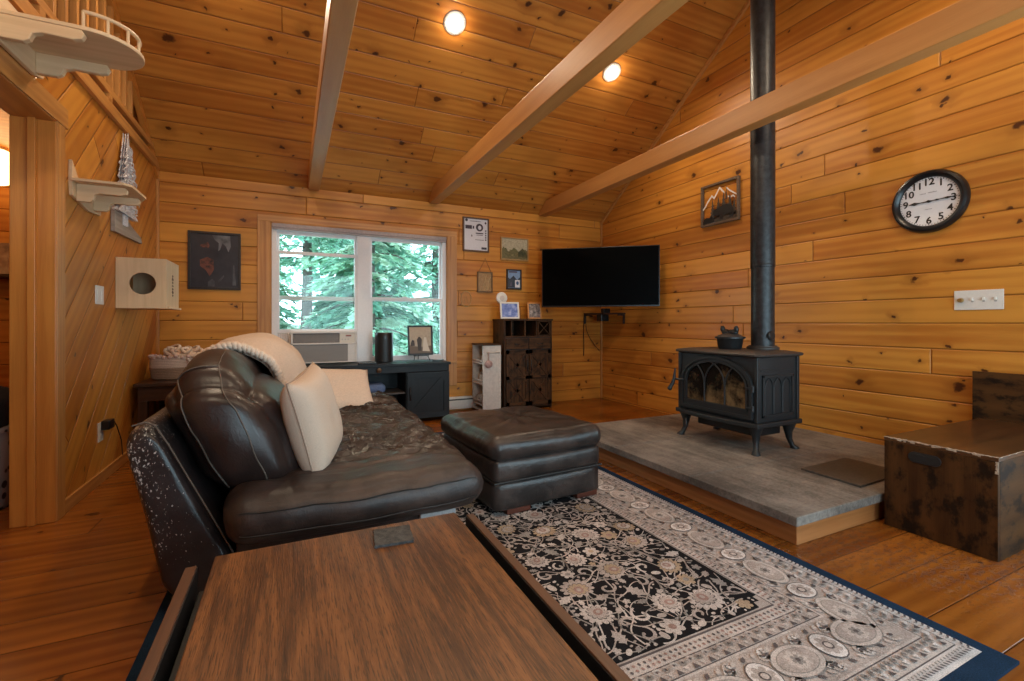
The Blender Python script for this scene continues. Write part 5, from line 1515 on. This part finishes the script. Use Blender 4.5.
for i in range(120):
    f_ = rg.random()*.86; z = 1.85+.58*f_; w = .225*(1-f_)**1.1; s_ = rg.choice([-1, 1]); y = yc+rg.uniform(-w, w); l = .03+.04*(1-f_)
    tr.tube([(L+.062, y, z), (L+.066, y+s_*l*.6, z-.004), (L+.060, y+s_*l, z-.026)], [.004, .004, .0015], 5)
tr.build('tree', silv, t)
tk = MB()
for y in (4.255, 4.29, 4.32): tk.box(L+.026, L+.040, y-.008, y+.008, 1.765, 1.90)
tk.build('trunk', silv, t)
# big cat perch with rail over the doorway
def perch():
    t = thing('cat_perch', 'large pale cat perch with rounded railed end high above the doorway', 'cat perch', (L, 2.8, 2.33))
    ya, yb, xe, z0, z1 = 2.625, 2.975, -.83, 2.332, 2.350
    cy, r = (ya+yb)/2, (yb-ya)/2
    out = [(L+.02, ya), (xe, ya)] + [(xe + r*1.02*math.sin(PI*i/18), cy - r*math.cos(PI*i/18)) for i in range(1, 18)] + [(xe, yb), (L+.02, yb)]
    MB().prism(out, 2, z0, z1, grain=0).build('shelf', m_ply, t, .003)
    pl = [(2.50, 2.43), (3.02, 2.43), (3.06, 2.33), (3.02, 2.24), (2.95, 2.225), (2.55, 2.225), (2.50, 2.3)]
    MB().prism(pl[::-1], 0, L+.025, L+.045, grain=1).build('wall_plate', m_ply, t, .003)
    for y in (2.628, 2.935):
        ar = [(L+.045, z0), (xe, z0), (xe+.01, z0-.018), (xe, z0-.04), (xe-.03, z0-.05), (xe-.13, z0-.047), (xe-.16, z0-.058), (xe-.17, z0-.085), (xe-.19, z0-.098), (L+.045, z0-.098)]
        MB().prism(ar, 1, y, y+.032, grain=0).build('bracket_arm', m_ply, t, .004)
    rl = [(xe-.0, ya+.02)] + [(xe + (r-.02)*1.02*math.sin(PI*i/18), cy - (r-.02)*math.cos(PI*i/18)) for i in range(1, 18)] + [(xe, yb-.02)]
    MB().tube([(x, y, z1+.072) for x, y in rl], .009, 8).build('rail', m_ply, t, smooth=60)
    for i in (0, 3, 6, 9, 12, 15, 18):
        x, y = rl[i]; MB().tube([(x, y, z1), (x, y, z1+.072)], .007, 8).build('rail_post', m_ply, t, smooth=60)
perch()
# plywood cat house with a round hole
def cathouse():
    X0, X1, Y0, Y1, Z0, Z1 = L+.003, -.840, 4.19, 4.60, 1.157, 1.523
    t = thing('cat_house', 'pale plywood cat house with a round hole fixed in the corner of the plank wall', 'cat house', (-.99, 4.4, 1.157))
    cx, cz, r = -.982, 1.338, .079
    fp = MB(); n = 40; th = .014
    sq = []
    for i in range(n):
        w = 2*PI*i/n; dx, dz = math.cos(w), math.sin(w)
        k = min([( (X1-cx)/dx if dx > 1e-6 else (X0-cx)/dx if dx < -1e-6 else 1e9), ((Z1-cz)/dz if dz > 1e-6 else (Z0-cz)/dz if dz < -1e-6 else 1e9)])
        sq.append((cx+dx*k, cz+dz*k))
    # snap the nearest samples to the corners so the outline stays square
    for c_ in ((X0, Z0), (X1, Z0), (X1, Z1), (X0, Z1)):
        j = min(range(n), key=lambda q: (sq[q][0]-c_[0])**2+(sq[q][1]-c_[1])**2); sq[j] = c_
    vs = [(x, Y0, z) for x, z in sq] + [(cx+r*math.cos(2*PI*i/n), Y0, cz+r*math.sin(2*PI*i/n)) for i in range(n)]
    vs += [(x, y+th, z) for x, y, z in vs]
    fs = []
    for i in range(n):
        j = (i+1) % n
        fs += [(i, j, n+j, n+i), (2*n+i, 3*n+i, 3*n+j, 2*n+j), (n+i, n+j, 3*n+j, 3*n+i), (i, 2*n+i, 2*n+j, j)]
    fp.add(vs, fs, grain=2); fp.build('front_panel', m_ply, t)
    MB().box(X0, X1, Y0+th, Y1, Z1-th, Z1, grain=1).build('top_panel', m_ply, t, .001)
    MB().box(X0, X1+.012, Y0+th, Y1+.03, Z0, Z0+th, grain=1).build('shelf', m_ply, t, .001)
    MB().box(X0, X1, Y1-th, Y1, Z0+th, Z1-th, grain=2).build('back_panel', m_ply, t, .001)
    MB().box(X1-th, X1, Y0+th, Y1-th, Z0+th, Z1-th, grain=2).build('side_panel', m_ply, t, .001)
    c2 = MB(); red = plain('burnt_mark', (.12, .045, .02), .6)
    for i, (dy, h) in enumerate(((.025, .018), (.032, .03), (.026, .02), (.034, .014), (.026, .02), (.032, .03), (.022, .02))):
        z = 1.262+.025*i; c2.prism([(4.385-dy, z), (4.385, z-h*.4), (4.385+dy, z), (4.385, z+h*.6)], 0, X1-.0005, X1+.0012)
    c2.build('burnt_ornament', red, t, label='dark reddish ornament burnt into the side')
cathouse()
def plate(name, label, cat, P, w, h, toggles, mat):
    """switch plate flat on a wall; P(a, z, t) -> world, a along the wall, t out of the wall"""
    t = thing(name, label, cat, P(0, 0, 0))
    def bx(a0, a1, c0, c1, t0, t1, nm, m_, bev=.001):
        p, q = P(a0, c0, t0), P(a1, c1, t1)
        return MB().box(min(p[0], q[0]), max(p[0], q[0]), min(p[1], q[1]), max(p[1], q[1]), min(p[2], q[2]), max(p[2], q[2])).build(nm, m_, t, bev)
    bx(-w/2, w/2, -h/2, h/2, .0005, .006, 'plate', mat, .002)
    return t, bx
t, bx = plate('light_switch', 'white double light switch on the diagonal plank wall', 'light switch', lambda a, z, t: (L+t, 3.885+a, 1.233+z), .14, .122, 2, m_wplas)
for a in (-.032, .032): bx(a-.016, a+.016, -.034, .034, .006, .009, 'rocker', m_wplas)
t, bx = plate('switch_plate', 'white four-gang switch plate on the stove wall under the clock', 'light switch', lambda a, z, t: (W-t, 1.365+a, 1.197+z), .235, .125, 4, plain('almond_plastic', (.72, .66, .60), .35, var=.03))
brs = plain('brass', (.50, .33, .12), .3, metal=.8)
for i, a in enumerate((.082, .027, -.027, -.082)):
    if i == 0:
        MB().lathe([(.0, W-.030), (.012, W-.029), (.015, W-.018), (.015, W-.006)], (0, 1.365+a, 1.197), 16, axis=0).build('dimmer_knob', brs, t, smooth=50)
    else:
        bx(a-.005, a+.005, -.004, .014, .006, .018, 'toggle', m_wplas); bx(a-.006, a+.006, -.014, .014, .006, .0068, 'toggle_slot', plain('slot_grey', (.40, .36, .32), .5))
t, bx = plate('wall_outlet', 'white wall outlet low on the diagonal plank wall', 'socket', lambda a, z, t: (L+t, 3.90+a, .335+z), .085, .125, 0, m_wplas)
for z in (-.028, .028): bx(-.017, .017, z-.016, z+.016, .006, .008, 'socket', m_wplas)
ad = MB().box(L+.009, L+.055, 3.885, 3.985, .345, .405).build('socket_adapter', m_blkp, None, .006)
tag(ad, 'black power adapter plugged into the low wall outlet', 'power adapter')
cb = MB().tube([(L+.03, 3.987, .375), (L+.03, 4.05, .38), (L+.022, 4.15, .32), (L+.02, 4.25, .20), (L+.03, 4.24, .09)], .0035, 6)
tag(cb.build('adapter_cord', m_blk, None, smooth=60), 'thin black cord drooping from the power adapter', 'cable')

# ------------------------------------------------------------------ things on the stove wall
def clock():
    Yc, Zc, R = 1.612, 1.878, .212
    t = thing('wall_clock', 'round white-faced wall clock with black rim and numerals on the stove wall', 'clock', (W, Yc, Zc))
    MB().lathe([(R-.048, -.012), (R-.040, -.030), (R-.022, -.040), (R-.008, -.034), (R, -.016), (R, -.001)], (W, Yc, Zc), 64, axis=0, cap=False).build('rim', m_blkp, t, smooth=40)
    MB().lathe([(.0, -.0125), (R-.036, -.0125)], (W, Yc, Zc), 48, axis=0, cap=False).build('dial', plain('clock_dial', (.74, .72, .74), .5, var=.02), t)
    r1 = R-.048
    # on the dial: +x of the lettering runs towards -y (the camera's right), up is z
    base = Matrix(((0, 0, -1, W-.0135), (-1, 0, 0, Yc), (0, 1, 0, Zc), (0, 0, 0, 1)))
    for i in range(1, 13):
        a = PI/2 - 2*PI*i/12; q = r1*.80
        text_mesh(str(i), .064, base @ Matrix.Translation((q*math.cos(a), q*math.sin(a), 0)), 'numeral', m_blk, t, bold=.0013)
    mk = MB(base)
    for i in range(60):
        a = 2*PI*i/60; w = .0032 if i % 5 == 0 else .0016
        mk.box(-w, w, r1*.935, r1*.985, -.0002, .0008) if False else mk.add([(c*math.cos(a)-s*math.sin(a), c*math.sin(a)+s*math.cos(a), .0006) for c, s in ((r1*.945, -w), (r1*.99, -w), (r1*.99, w), (r1*.945, w))], [(0, 1, 2, 3)])
    mk.build('minute_mark', m_blk, t)
    pale = plain('dial_script', (.36, .33, .36), .6)
    mk = MB(base)
    for x0, x1, y, h in ((-.050, -.012, .058, .005), (-.004, .052, .060, .005), (-.022, .022, -.052, .004)):
        n = int((x1-x0)/.007)
        for i in range(n): mk.box(x0+i*.007, x0+i*.007+.0045, y-h*.5*(1+(i*7 % 3)*.25), y+h*.5*(1+(i*5 % 3)*.25), 0, .0006)
    mk.build('dial_lettering', pale, t)
    def hand(name, ang, segs, h):
        m = MB(base @ Matrix.Rotation(ang, 4, 'Z'))
        up = [(x, w) for x, w in segs]; dn = [(x, -w) for x, w in segs[::-1]]
        m.prism(up+dn, 2, h, h+.0015); m.build(name, m_blk, t)
    hand('minute_hand', math.radians(2), [(-.03, .003), (0, .004), (.03, .0025), (.045, .006), (.06, .0025), (.085, .004), (.10, .0075), (.115, .004), (.165, .0008)], .004)
    hand('hour_hand', math.radians(181), [(-.02, .003), (0, .008), (.02, .003), (.05, .003), (.065, .006), (.08, .011), (.095, .006), (.112, .001)], .002)
    m = MB(base); m.lathe([(.009, .0), (.009, .007), (.0, .0075)], (0, 0, 0), 16); m.build('pivot', m_blk, t)
clock()
def mountain():
    Y0, Y1, Z0, Z1 = 3.082, 3.540, 2.056, 2.482
    t = thing('mountain_art', 'square metal cut-out of snowy mountains, pines and a bear on the stove wall', 'wall art', (W, 3.3, 2.25))
    fm = plain('grey_wood_frame', (.13, .085, .055), .5, var=.25)
    f = MB(); x0, x1 = W-.032, W-.002; fw = .022
    f.box(x0, x1, Y0, Y0+fw, Z0, Z1); f.box(x0, x1, Y1-fw, Y1, Z0, Z1); f.box(x0, x1, Y0+fw, Y1-fw, Z0, Z0+fw); f.box(x0, x1, Y0+fw, Y1-fw, Z1-fw, Z1)
    f.build('frame', fm, t, .002)
    # picture coordinates: a from the left (far) edge, b up
    A = lambda a: Y1-fw-a*(Y1-Y0-2*fw); B = lambda b: Z0+fw+b*(Z1-Z0-2*fw)
    def sheet(nm, pts, mat, k=0):
        MB().prism([(A(a), B(b)) for a, b in pts], 0, W-.020-.003*k, W-.017-.003*k).build(nm, mat, t)
    dkm = plain('cut_metal', (.07, .055, .045), .5, metal=.3, var=.3); wht = plain('snow_white', (.75, .72, .70), .5)
    def strip(nm, lines, w):
        m = MB()
        for pts in lines:
            up = [(a, b+w*(.6 if i in (0, len(pts)-1) else 1)) for i, (a, b) in enumerate(pts)]; dn = [(a, b-w) for a, b in pts[::-1]]
            m.prism([(A(a), B(b)) for a, b in up+dn], 0, W-.020, W-.017)
        m.build(nm, wht, t)
    strip('snow_ridge', [[(.0, .42), (.08, .50), (.14, .60), (.22, .68), (.27, .74), (.34, .66), (.41, .76), (.50, .90), (.58, .80), (.64, .74)]], .028)
    strip('snow_peak', [[(.70, .85), (.78, .76), (.88, .68), (.99, .60)], [(.74, .62), (.80, .57), (.88, .60), (.94, .55)]], .022)
    def pine(c, b0, b1, w):
        L_, R_ = [], []
        n = 6
        for i in range(n):
            f0 = i/n; ww = w*(1-f0)
            L_ += [(c-ww, b0+(b1-b0)*f0), (c-ww*.45, b0+(b1-b0)*(f0+.11))]; R_ += [(c+ww, b0+(b1-b0)*f0), (c+ww*.45, b0+(b1-b0)*(f0+.11))]
        return L_ + [(c, b1)] + R_[::-1]
    for i, (c, b0, b1, w) in enumerate(((.30, .10, .62, .10), (.47, .12, .66, .11), (.62, .15, .74, .12), (.80, .12, .66, .11), (.92, .10, .55, .08), (.70, .55, .88, .03))):
        sheet('pine_tree', pine(c, b0, b1, w), dkm, 1)
    sheet('ground', [(.0, .0), (1, .0), (1, .16), (.6, .20), (.3, .12), (.0, .10)], dkm, 1)
    sheet('bear', [(.30, .22), (.34, .34), (.46, .37), (.60, .42), (.74, .42), (.84, .38), (.90, .28), (.92, .14), (.88, .06), (.80, .05), (.78, .16), (.62, .14), (.60, .05), (.52, .05), (.50, .16), (.44, .18), (.36, .16)], m_blk, 2)
    sheet('bush', [(.02, .02), (.04, .14), (.12, .18), (.20, .15), (.28, .20), (.34, .12), (.36, .02)], m_blk, 2)
mountain()

# ------------------------------------------------------------------ recessed ceiling lights
WARM = (1.0, .80, .56)
def emis(name, col, s):
    m = bpy.data.materials.new(name); g = G(m)
    g.out(Base_Color=(.8, .8, .8), Emission_Color=(*col, 1), Emission_Strength=s); return m
m_lens = emis('lamp_lens', (1.0, .94, .86), 8.0)
m_ring = plain('light_ring', (.55, .53, .52), .4)
LW = 60.0
def downlight(x, y, label):
    z = ceilz(y); back = y > RID
    t = thing('recessed_light', label, 'ceiling light', (x, y, z), 0, 'recessed lights in the sloping ceiling')
    nrm = Vector((0, -SL, -1)).normalized() if back else Vector((0, SL, -1)).normalized()
    M = Matrix.Translation((x, y, z)) @ nrm.to_track_quat('Z', 'Y').to_matrix().to_4x4()
    MB(M).lathe([(.066, -.001), (.096, -.001), (.095, .006), (.088, .012), (.062, .014), (.060, .004)], (0, 0, 0), 32, cap=False).build('trim_ring', m_ring, t, smooth=40)
    MB(M).lathe([(.0, .004), (.062, .004), (.062, .006), (.0, .011)], (0, 0, 0), 28).build('lens', m_lens, t, smooth=60)
    ld = bpy.data.lights.new('recessed_lamp', 'SPOT'); ld.energy = LW; ld.color = WARM; ld.spot_size = math.radians(165); ld.spot_blend = .6; ld.shadow_soft_size = .06
    lo = bpy.data.objects.new('recessed_lamp', ld); COL.objects.link(lo)
    lo.location = Vector((x, y, z)) + nrm*.03; lo.rotation_euler = Vector((0, 0, -1)).rotation_difference((nrm+Vector((0, 0, -.6))).normalized()).to_euler()
    lo['kind'] = 'helper'
    ld = bpy.data.lights.new('recessed_glow', 'POINT'); ld.energy = LW*.055; ld.color = WARM; ld.shadow_soft_size = .04
    lo = bpy.data.objects.new('recessed_glow', ld); COL.objects.link(lo); lo.location = Vector((x, y, z)) + nrm*.075
downlight(1.243, 3.73, 'lit recessed light between the first two ceiling beams')
downlight(2.905, 3.755, 'lit recessed light partly behind the middle ceiling beam')
for x, y in ((-.42, 3.73), (-.42, .87), (1.243, .87), (2.905, .87)):
    downlight(x, y, 'lit recessed light in the ceiling outside the picture')

# ------------------------------------------------------------------ side room seen through the doorway
t = thing('globe_lamp', 'glowing white globe lamp in the room beyond the doorway', 'lamp', (-2.09, 5.0, 2.42))
MB().lathe([(.06, 2.40), (.06, 2.43)], (-2.09, 5.0, 0), 20).build('canopy', m_nick, t, smooth=40)
g = MB(); g.ball((-2.09, 5.0, 2.275), .145, 24, 16); g.build('globe', emis('globe_glow', (1.0, .62, .26), 5.0), t, smooth=180)
ld = bpy.data.lights.new('side_room_light', 'POINT'); ld.energy = 9; ld.color = (1.0, .62, .30); ld.shadow_soft_size = .15
lo = bpy.data.objects.new('side_room_light', ld); COL.objects.link(lo); lo.location = (-2.0, 4.2, 2.0)
ld = bpy.data.lights.new('side_room_light', 'POINT'); ld.energy = 11; ld.color = (1.0, .68, .38); ld.shadow_soft_size = .15  # extra unseen light added to brighten the door jamb, without a fixture
lo = bpy.data.objects.new('side_room_light', ld); COL.objects.link(lo); lo.location = (-1.9, 1.6, 2.0)
t = thing('wall_shelf', 'dark narrow shelf on the wall of the room beyond the doorway', 'shelf', (-2.3, D, 1.5))
MB().box(-3.0, -1.75, D-.22, D-.002, 1.42, 1.445, grain=0).build('shelf', m_brown, t, .002)
for x in (-2.9, -1.85): MB().box(x, x+.02, D-.18, D-.002, 1.30, 1.42).build('bracket', m_brown, t)
o = MB().box(-2.30, -2.08, D-.16, D-.06, 1.447, 1.70).build('pale_box', picmat('box_print', [(.14, .08, .05), (.36, .22, .12), (.50, .36, .22)], 12, 3.0), None, .003)
tag(o, 'tan printed box on the dark shelf beyond the doorway', 'box')
t = thing('pierced_basket', 'pale basket with dark holes on the floor beyond the doorway', 'basket', (-1.66, 3.62, 0))
m = bpy.data.materials.new('pierced_plastic'); g = G(m)
uvn = g.n('ShaderNodeTexCoord').outputs['Object']; vv = g.n('ShaderNodeTexVoronoi', {'Vector': g.n('ShaderNodeVectorMath', {0: uvn, 1: (1, 1, .8)}, operation='MULTIPLY').outputs[0], 'Scale': 17.0, 'Randomness': .25}).outputs['Distance']
g.out(Base_Color=g.mix(g.step(vv, .42, .36), (.34, .30, .27), (.012, .010, .010)), Roughness=.5)
MB().lathe([(.0, .002), (.19, .002), (.205, .02), (.235, .44), (.25, .445), (.25, .47), (.23, .47)], (-1.66, 3.62, 0), 36).build('tub', m, t, smooth=40)
mb = MB(); mb.soft((-1.66, 3.62, .54), (.215, .215, .14), .12, (12, 12, 8), (0, 0, .02), lambda p, q: p + p.normalized()*.03*noise.noise(p*8))
tag(mb.build('dark_cloth', plain('black_cloth', (.010, .010, .012), .95, var=.3), None, smooth=180), 'black heap of cloth filling the pale pierced basket beyond the doorway', 'cloth')

# ------------------------------------------------------------------ outside the window
gm = bpy.data.materials.new('outside_ground'); g = G(gm)
tc = g.n('ShaderNodeTexCoord').outputs['Object']; a = g.noise(tc, .35, 4).outputs[0]; b = g.noise(tc, 9, 5, .7).outputs[0]
g.out(Base_Color=g.mix(g.step(a, .45, .55), g.mix(b, (.05, .13, .05), (.16, .26, .12)), g.mix(b, (.55, .56, .55), (.85, .86, .86))), Roughness=.95)
gr = MB(); N = 14
for i in range(N):
    for j in range(N):
        def q(i, j):
            x = -26+56*i/N; y = D+T+.02 + 30*j/N; return (x, y, -.5+.055*(y-D)+.12*noise.noise(Vector((x*.3, y*.3, 0))))
        p = [q(i, j), q(i+1, j), q(i+1, j+1), q(i, j+1)]
        gr.add(p, [(0, 1, 2, 3)], uvs=[[(a_[0], a_[1]) for a_ in p]])
struct('ground_outside', gr, gm)
gdr = MB()
for i in range(12):
    y0, y1 = 11.2, 14.6
    x0, x1 = -9+1.6*i, -9+1.6*(i+1)
    z = lambda x, y: -.5+.055*(y-D)+.12*noise.noise(Vector((x*.3, y*.3, 0)))+.12
    gdr.add([(x0, y0, z(x0, y0)), (x1, y0, z(x1, y0)), (x1, y1, z(x1, y1)), (x0, y1, z(x0, y1))], [(0, 1, 2, 3)])
struct('driveway', gdr, plain('pale_gravel', (.82, .82, .82), .95, bump=.01, bscale=30, var=.12))
lfm = []
for nm, c in (('leaf_mint', (.40, .62, .47)), ('leaf_mid', (.26, .47, .36)), ('leaf_pale', (.54, .68, .55)), ('leaf_deep', (.14, .30, .22))):
    m = bpy.data.materials.new(nm); g = G(m)
    rnd = g.noise(g.n('ShaderNodeTexCoord').outputs['Object'], 3, 3).outputs[0]
    col = g.mix(rnd, tuple(x*.7 for x in c), tuple(x*1.3 for x in c))
    d = g.n('ShaderNodeBsdfDiffuse', {'Color': col}); tl = g.n('ShaderNodeBsdfTranslucent', {'Color': col})
    mx = g.n('ShaderNodeMixShader', {0: .5, 1: d.outputs[0], 2: tl.outputs[0]}); g.set(g.o.inputs['Surface'], mx.outputs[0]); lfm.append(m)
bark = plain('bark', (.10, .085, .075), .9, bump=.01, bscale=20, var=.3)
def tree(x, y, h, spread, low, nb, seed, label, dens=1.0, big=1.0, bias=1.0):
    rg = random.Random(seed); z0 = -.5+.055*(y-D)
    t = thing('tree', label, 'tree', (x, y, z0), 0, 'trees outside the window')
    tk = MB(); n = 8
    tk.tube([(x+.06*noise.noise(Vector((seed, i*.7, 0))), y, z0+h*i/n) for i in range(n+1)], [.16*(1-i/n*.85) for i in range(n+1)], 9)
    lv = MB(); V = []; F = []; MI = []
    for k in range(nb):
        f = rg.random()**bias; zb = z0+low+(h-low)*f
        az = rg.uniform(0, 2*PI); ln = spread*(1-.75*f)*rg.uniform(.6, 1.1)
        pts = []
        for i in range(6):
            q = i/5; pts.append(Vector((x+math.cos(az)*ln*q, y+math.sin(az)*ln*q, zb+.18*ln*q-.42*ln*q*q)))
        if k % 4 == 0: tk.tube(pts, [.028*(1-i/6) for i in range(6)], 5)
        mi = rg.choices((0, 1, 2, 3), (5, 4, 2, 2))[0]
        for i in range(int(46*dens)):
            q = rg.uniform(.12, 1.0); j = min(4, int(q*5)); p = pts[j].lerp(pts[j+1], q*5-j)
            side = Vector((-math.sin(az), math.cos(az), 0))
            p = p + side*rg.uniform(-.30, .30)*ln*.5*(1.1-q) + Vector((0, 0, rg.uniform(-.08, .05)))
            dirn = (Vector((math.cos(az), math.sin(az), -.35)) + side*rg.uniform(-.9, .9) + Vector((0, 0, rg.uniform(-.5, .25)))).normalized()
            wd = dirn.cross(Vector((rg.uniform(-.4, .4), rg.uniform(-.4, .4), 1))).normalized()
            l, w = big*rg.uniform(.12, .26), big*rg.uniform(.03, .065)
            b0 = len(V)
            V += [p-wd*w*.3, p+dirn*l*.5-wd*w, p+dirn*l, p+dirn*l*.5+wd*w]; F.append((b0, b0+1, b0+2, b0+3)); MI.append(mi)
    lv.v = [tuple(p) for p in V]; lv.f = [list(f) for f in F]; lv.uv = [[(0, 0)]*4]*len(F); lv.mi = MI
    tk.build('trunk', bark, t, smooth=60)
    lv.build('foliage', lfm, t)
TL = 'leafy green tree outside, seen through the %s'
tree(1.35, 9.3, 7.0, 1.55, .3, 210, 1, TL % 'right half of the window, nearest', 1.2)
tree(4.5, 10.0, 8.0, 1.6, .3, 190, 2, TL % 'right edge of the window')
tree(-1.75, 10.4, 8.0, 1.35, 2.3, 130, 3, TL % 'upper left of the window, with a bare trunk', 1.1)
tree(.35, 13.0, 9.0, 1.75, 2.6, 170, 4, TL % 'left half of the window, beyond the drive', 1.3)
tree(3.95, 13.6, 10, 1.85, .2, 210, 5, TL % 'right half of the window, behind the nearest tree', 1.3)
tree(7.9, 13.8, 10, 2.0, .2, 160, 6, TL % 'far right edge of the window')
tree(-4.2, 14.2, 10, 2.1, .8, 160, 7, TL % 'far left edge of the window')
for i, x in enumerate((-6.4, -1.5, 3.4, 8.3)):
    tree(x, 18.6, 13, 2.15, .2, 330, 20+i, TL % ('left edge, at the back of the wood', 'left half, at the back of the wood', 'middle, at the back of the wood', 'right edge, at the back of the wood')[i], 1.7, 1.5, 2.0)
for i, x in enumerate((-10, -3.6, 2.8, 9.2, 15.6)):
    tree(x, 25.5, 15, 2.6, .2, 340, 30+i, TL % ('far left edge, deep in the wood', 'left edge, deep in the wood', 'left half, deep in the wood', 'right half, deep in the wood', 'far right edge, deep in the wood')[i], 1.6, 2.2, 2.4)
for i, (x, y, s) in enumerate(((-.75, 8.8, .50), (3.0, 7.6, .30), (-2.2, 8.4, .40))):
    rg = random.Random(40+i); z0 = -.5+.055*(y-D)
    V = []; F = []; MI = []
    for k in range(520):
        d = Vector((rg.gauss(0, 1), rg.gauss(0, 1), abs(rg.gauss(0, 1)))).normalized(); p = Vector((x, y, z0)) + Vector((d.x*s, d.y*s, d.z*s*2.0))*rg.uniform(.5, 1)
        dirn = (d+Vector((rg.uniform(-.6, .6), rg.uniform(-.6, .6), rg.uniform(-.6, .6)))).normalized(); wd = dirn.orthogonal().normalized(); l, w = rg.uniform(.08, .16), rg.uniform(.025, .05)
        b0 = len(V); V += [p, p+dirn*l*.5-wd*w, p+dirn*l, p+dirn*l*.5+wd*w]; F.append([b0, b0+1, b0+2, b0+3]); MI.append(rg.choice((0, 2, 1)))
    lv = MB(); lv.v = [tuple(p) for p in V]; lv.f = F; lv.uv = [[(0, 0)]*4]*len(F); lv.mi = MI
    tag(lv.build('bush', lfm), ('pale green bush outside low behind the air conditioner', 'pale green bush outside at the lower right of the window', 'pale green bush outside at the lower left of the window')[i], 'bush', 'bushes outside the window')
# ------------------------------------------------------------------ daylight, camera, view
wd = bpy.data.worlds.new('sky'); SC.world = wd; wd.use_nodes = True
nt = wd.node_tree; bg = nt.nodes['Background']; bg.inputs['Color'].default_value = (.62, .83, 1.0, 1); bg.inputs['Strength'].default_value = 8.0
def portal(name, loc, rot, sx, sy):
    ld = bpy.data.lights.new(name, 'AREA'); ld.shape = 'RECTANGLE'; ld.size = sx; ld.size_y = sy
    ld.cycles.is_portal = True
    o = bpy.data.objects.new(name, ld); COL.objects.link(o); o.location = loc; o.rotation_euler = rot
portal('window_portal', ((WX0+WX1)/2, D+T+.01, (WZ0+WZ1)/2), (-PI/2, 0, 0), WX1-WX0, WZ1-WZ0)
for a, b in FW: portal('window_portal', ((a+b)/2, FR-T-.01, 1.25), (PI/2, 0, 0), b-a, 1.90)
portal('door_portal', (W+T+.01, (DY0+DY1)/2, 1.04), (0, PI/2, 0), DZ1, DY1-DY0)

cam = bpy.data.cameras.new('camera'); co = bpy.data.objects.new('camera', cam); COL.objects.link(co); SC.camera = co
yaw = math.atan((512-292)/461)
co.location = (0, 0, 1.05); co.rotation_euler = (PI/2, 0, -yaw)
cam.sensor_width = 36; cam.lens = 461/1024*36
cam.shift_y = -(340.5-323)/1024
cam.clip_start = .02
SC.view_settings.view_transform = 'Standard'; SC.view_settings.look = 'None'
SC.view_settings.gamma = 1; SC.view_settings.use_curve_mapping = False
SC.view_settings.exposure = -0.05
SC.cycles.max_bounces = 10; SC.cycles.diffuse_bounces = 6; SC.cycles.glossy_bounces = 4; SC.cycles.transparent_max_bounces = 12
SC.cycles.sample_clamp_indirect = 6
SC.cycles.caustics_reflective = False; SC.cycles.caustics_refractive = False
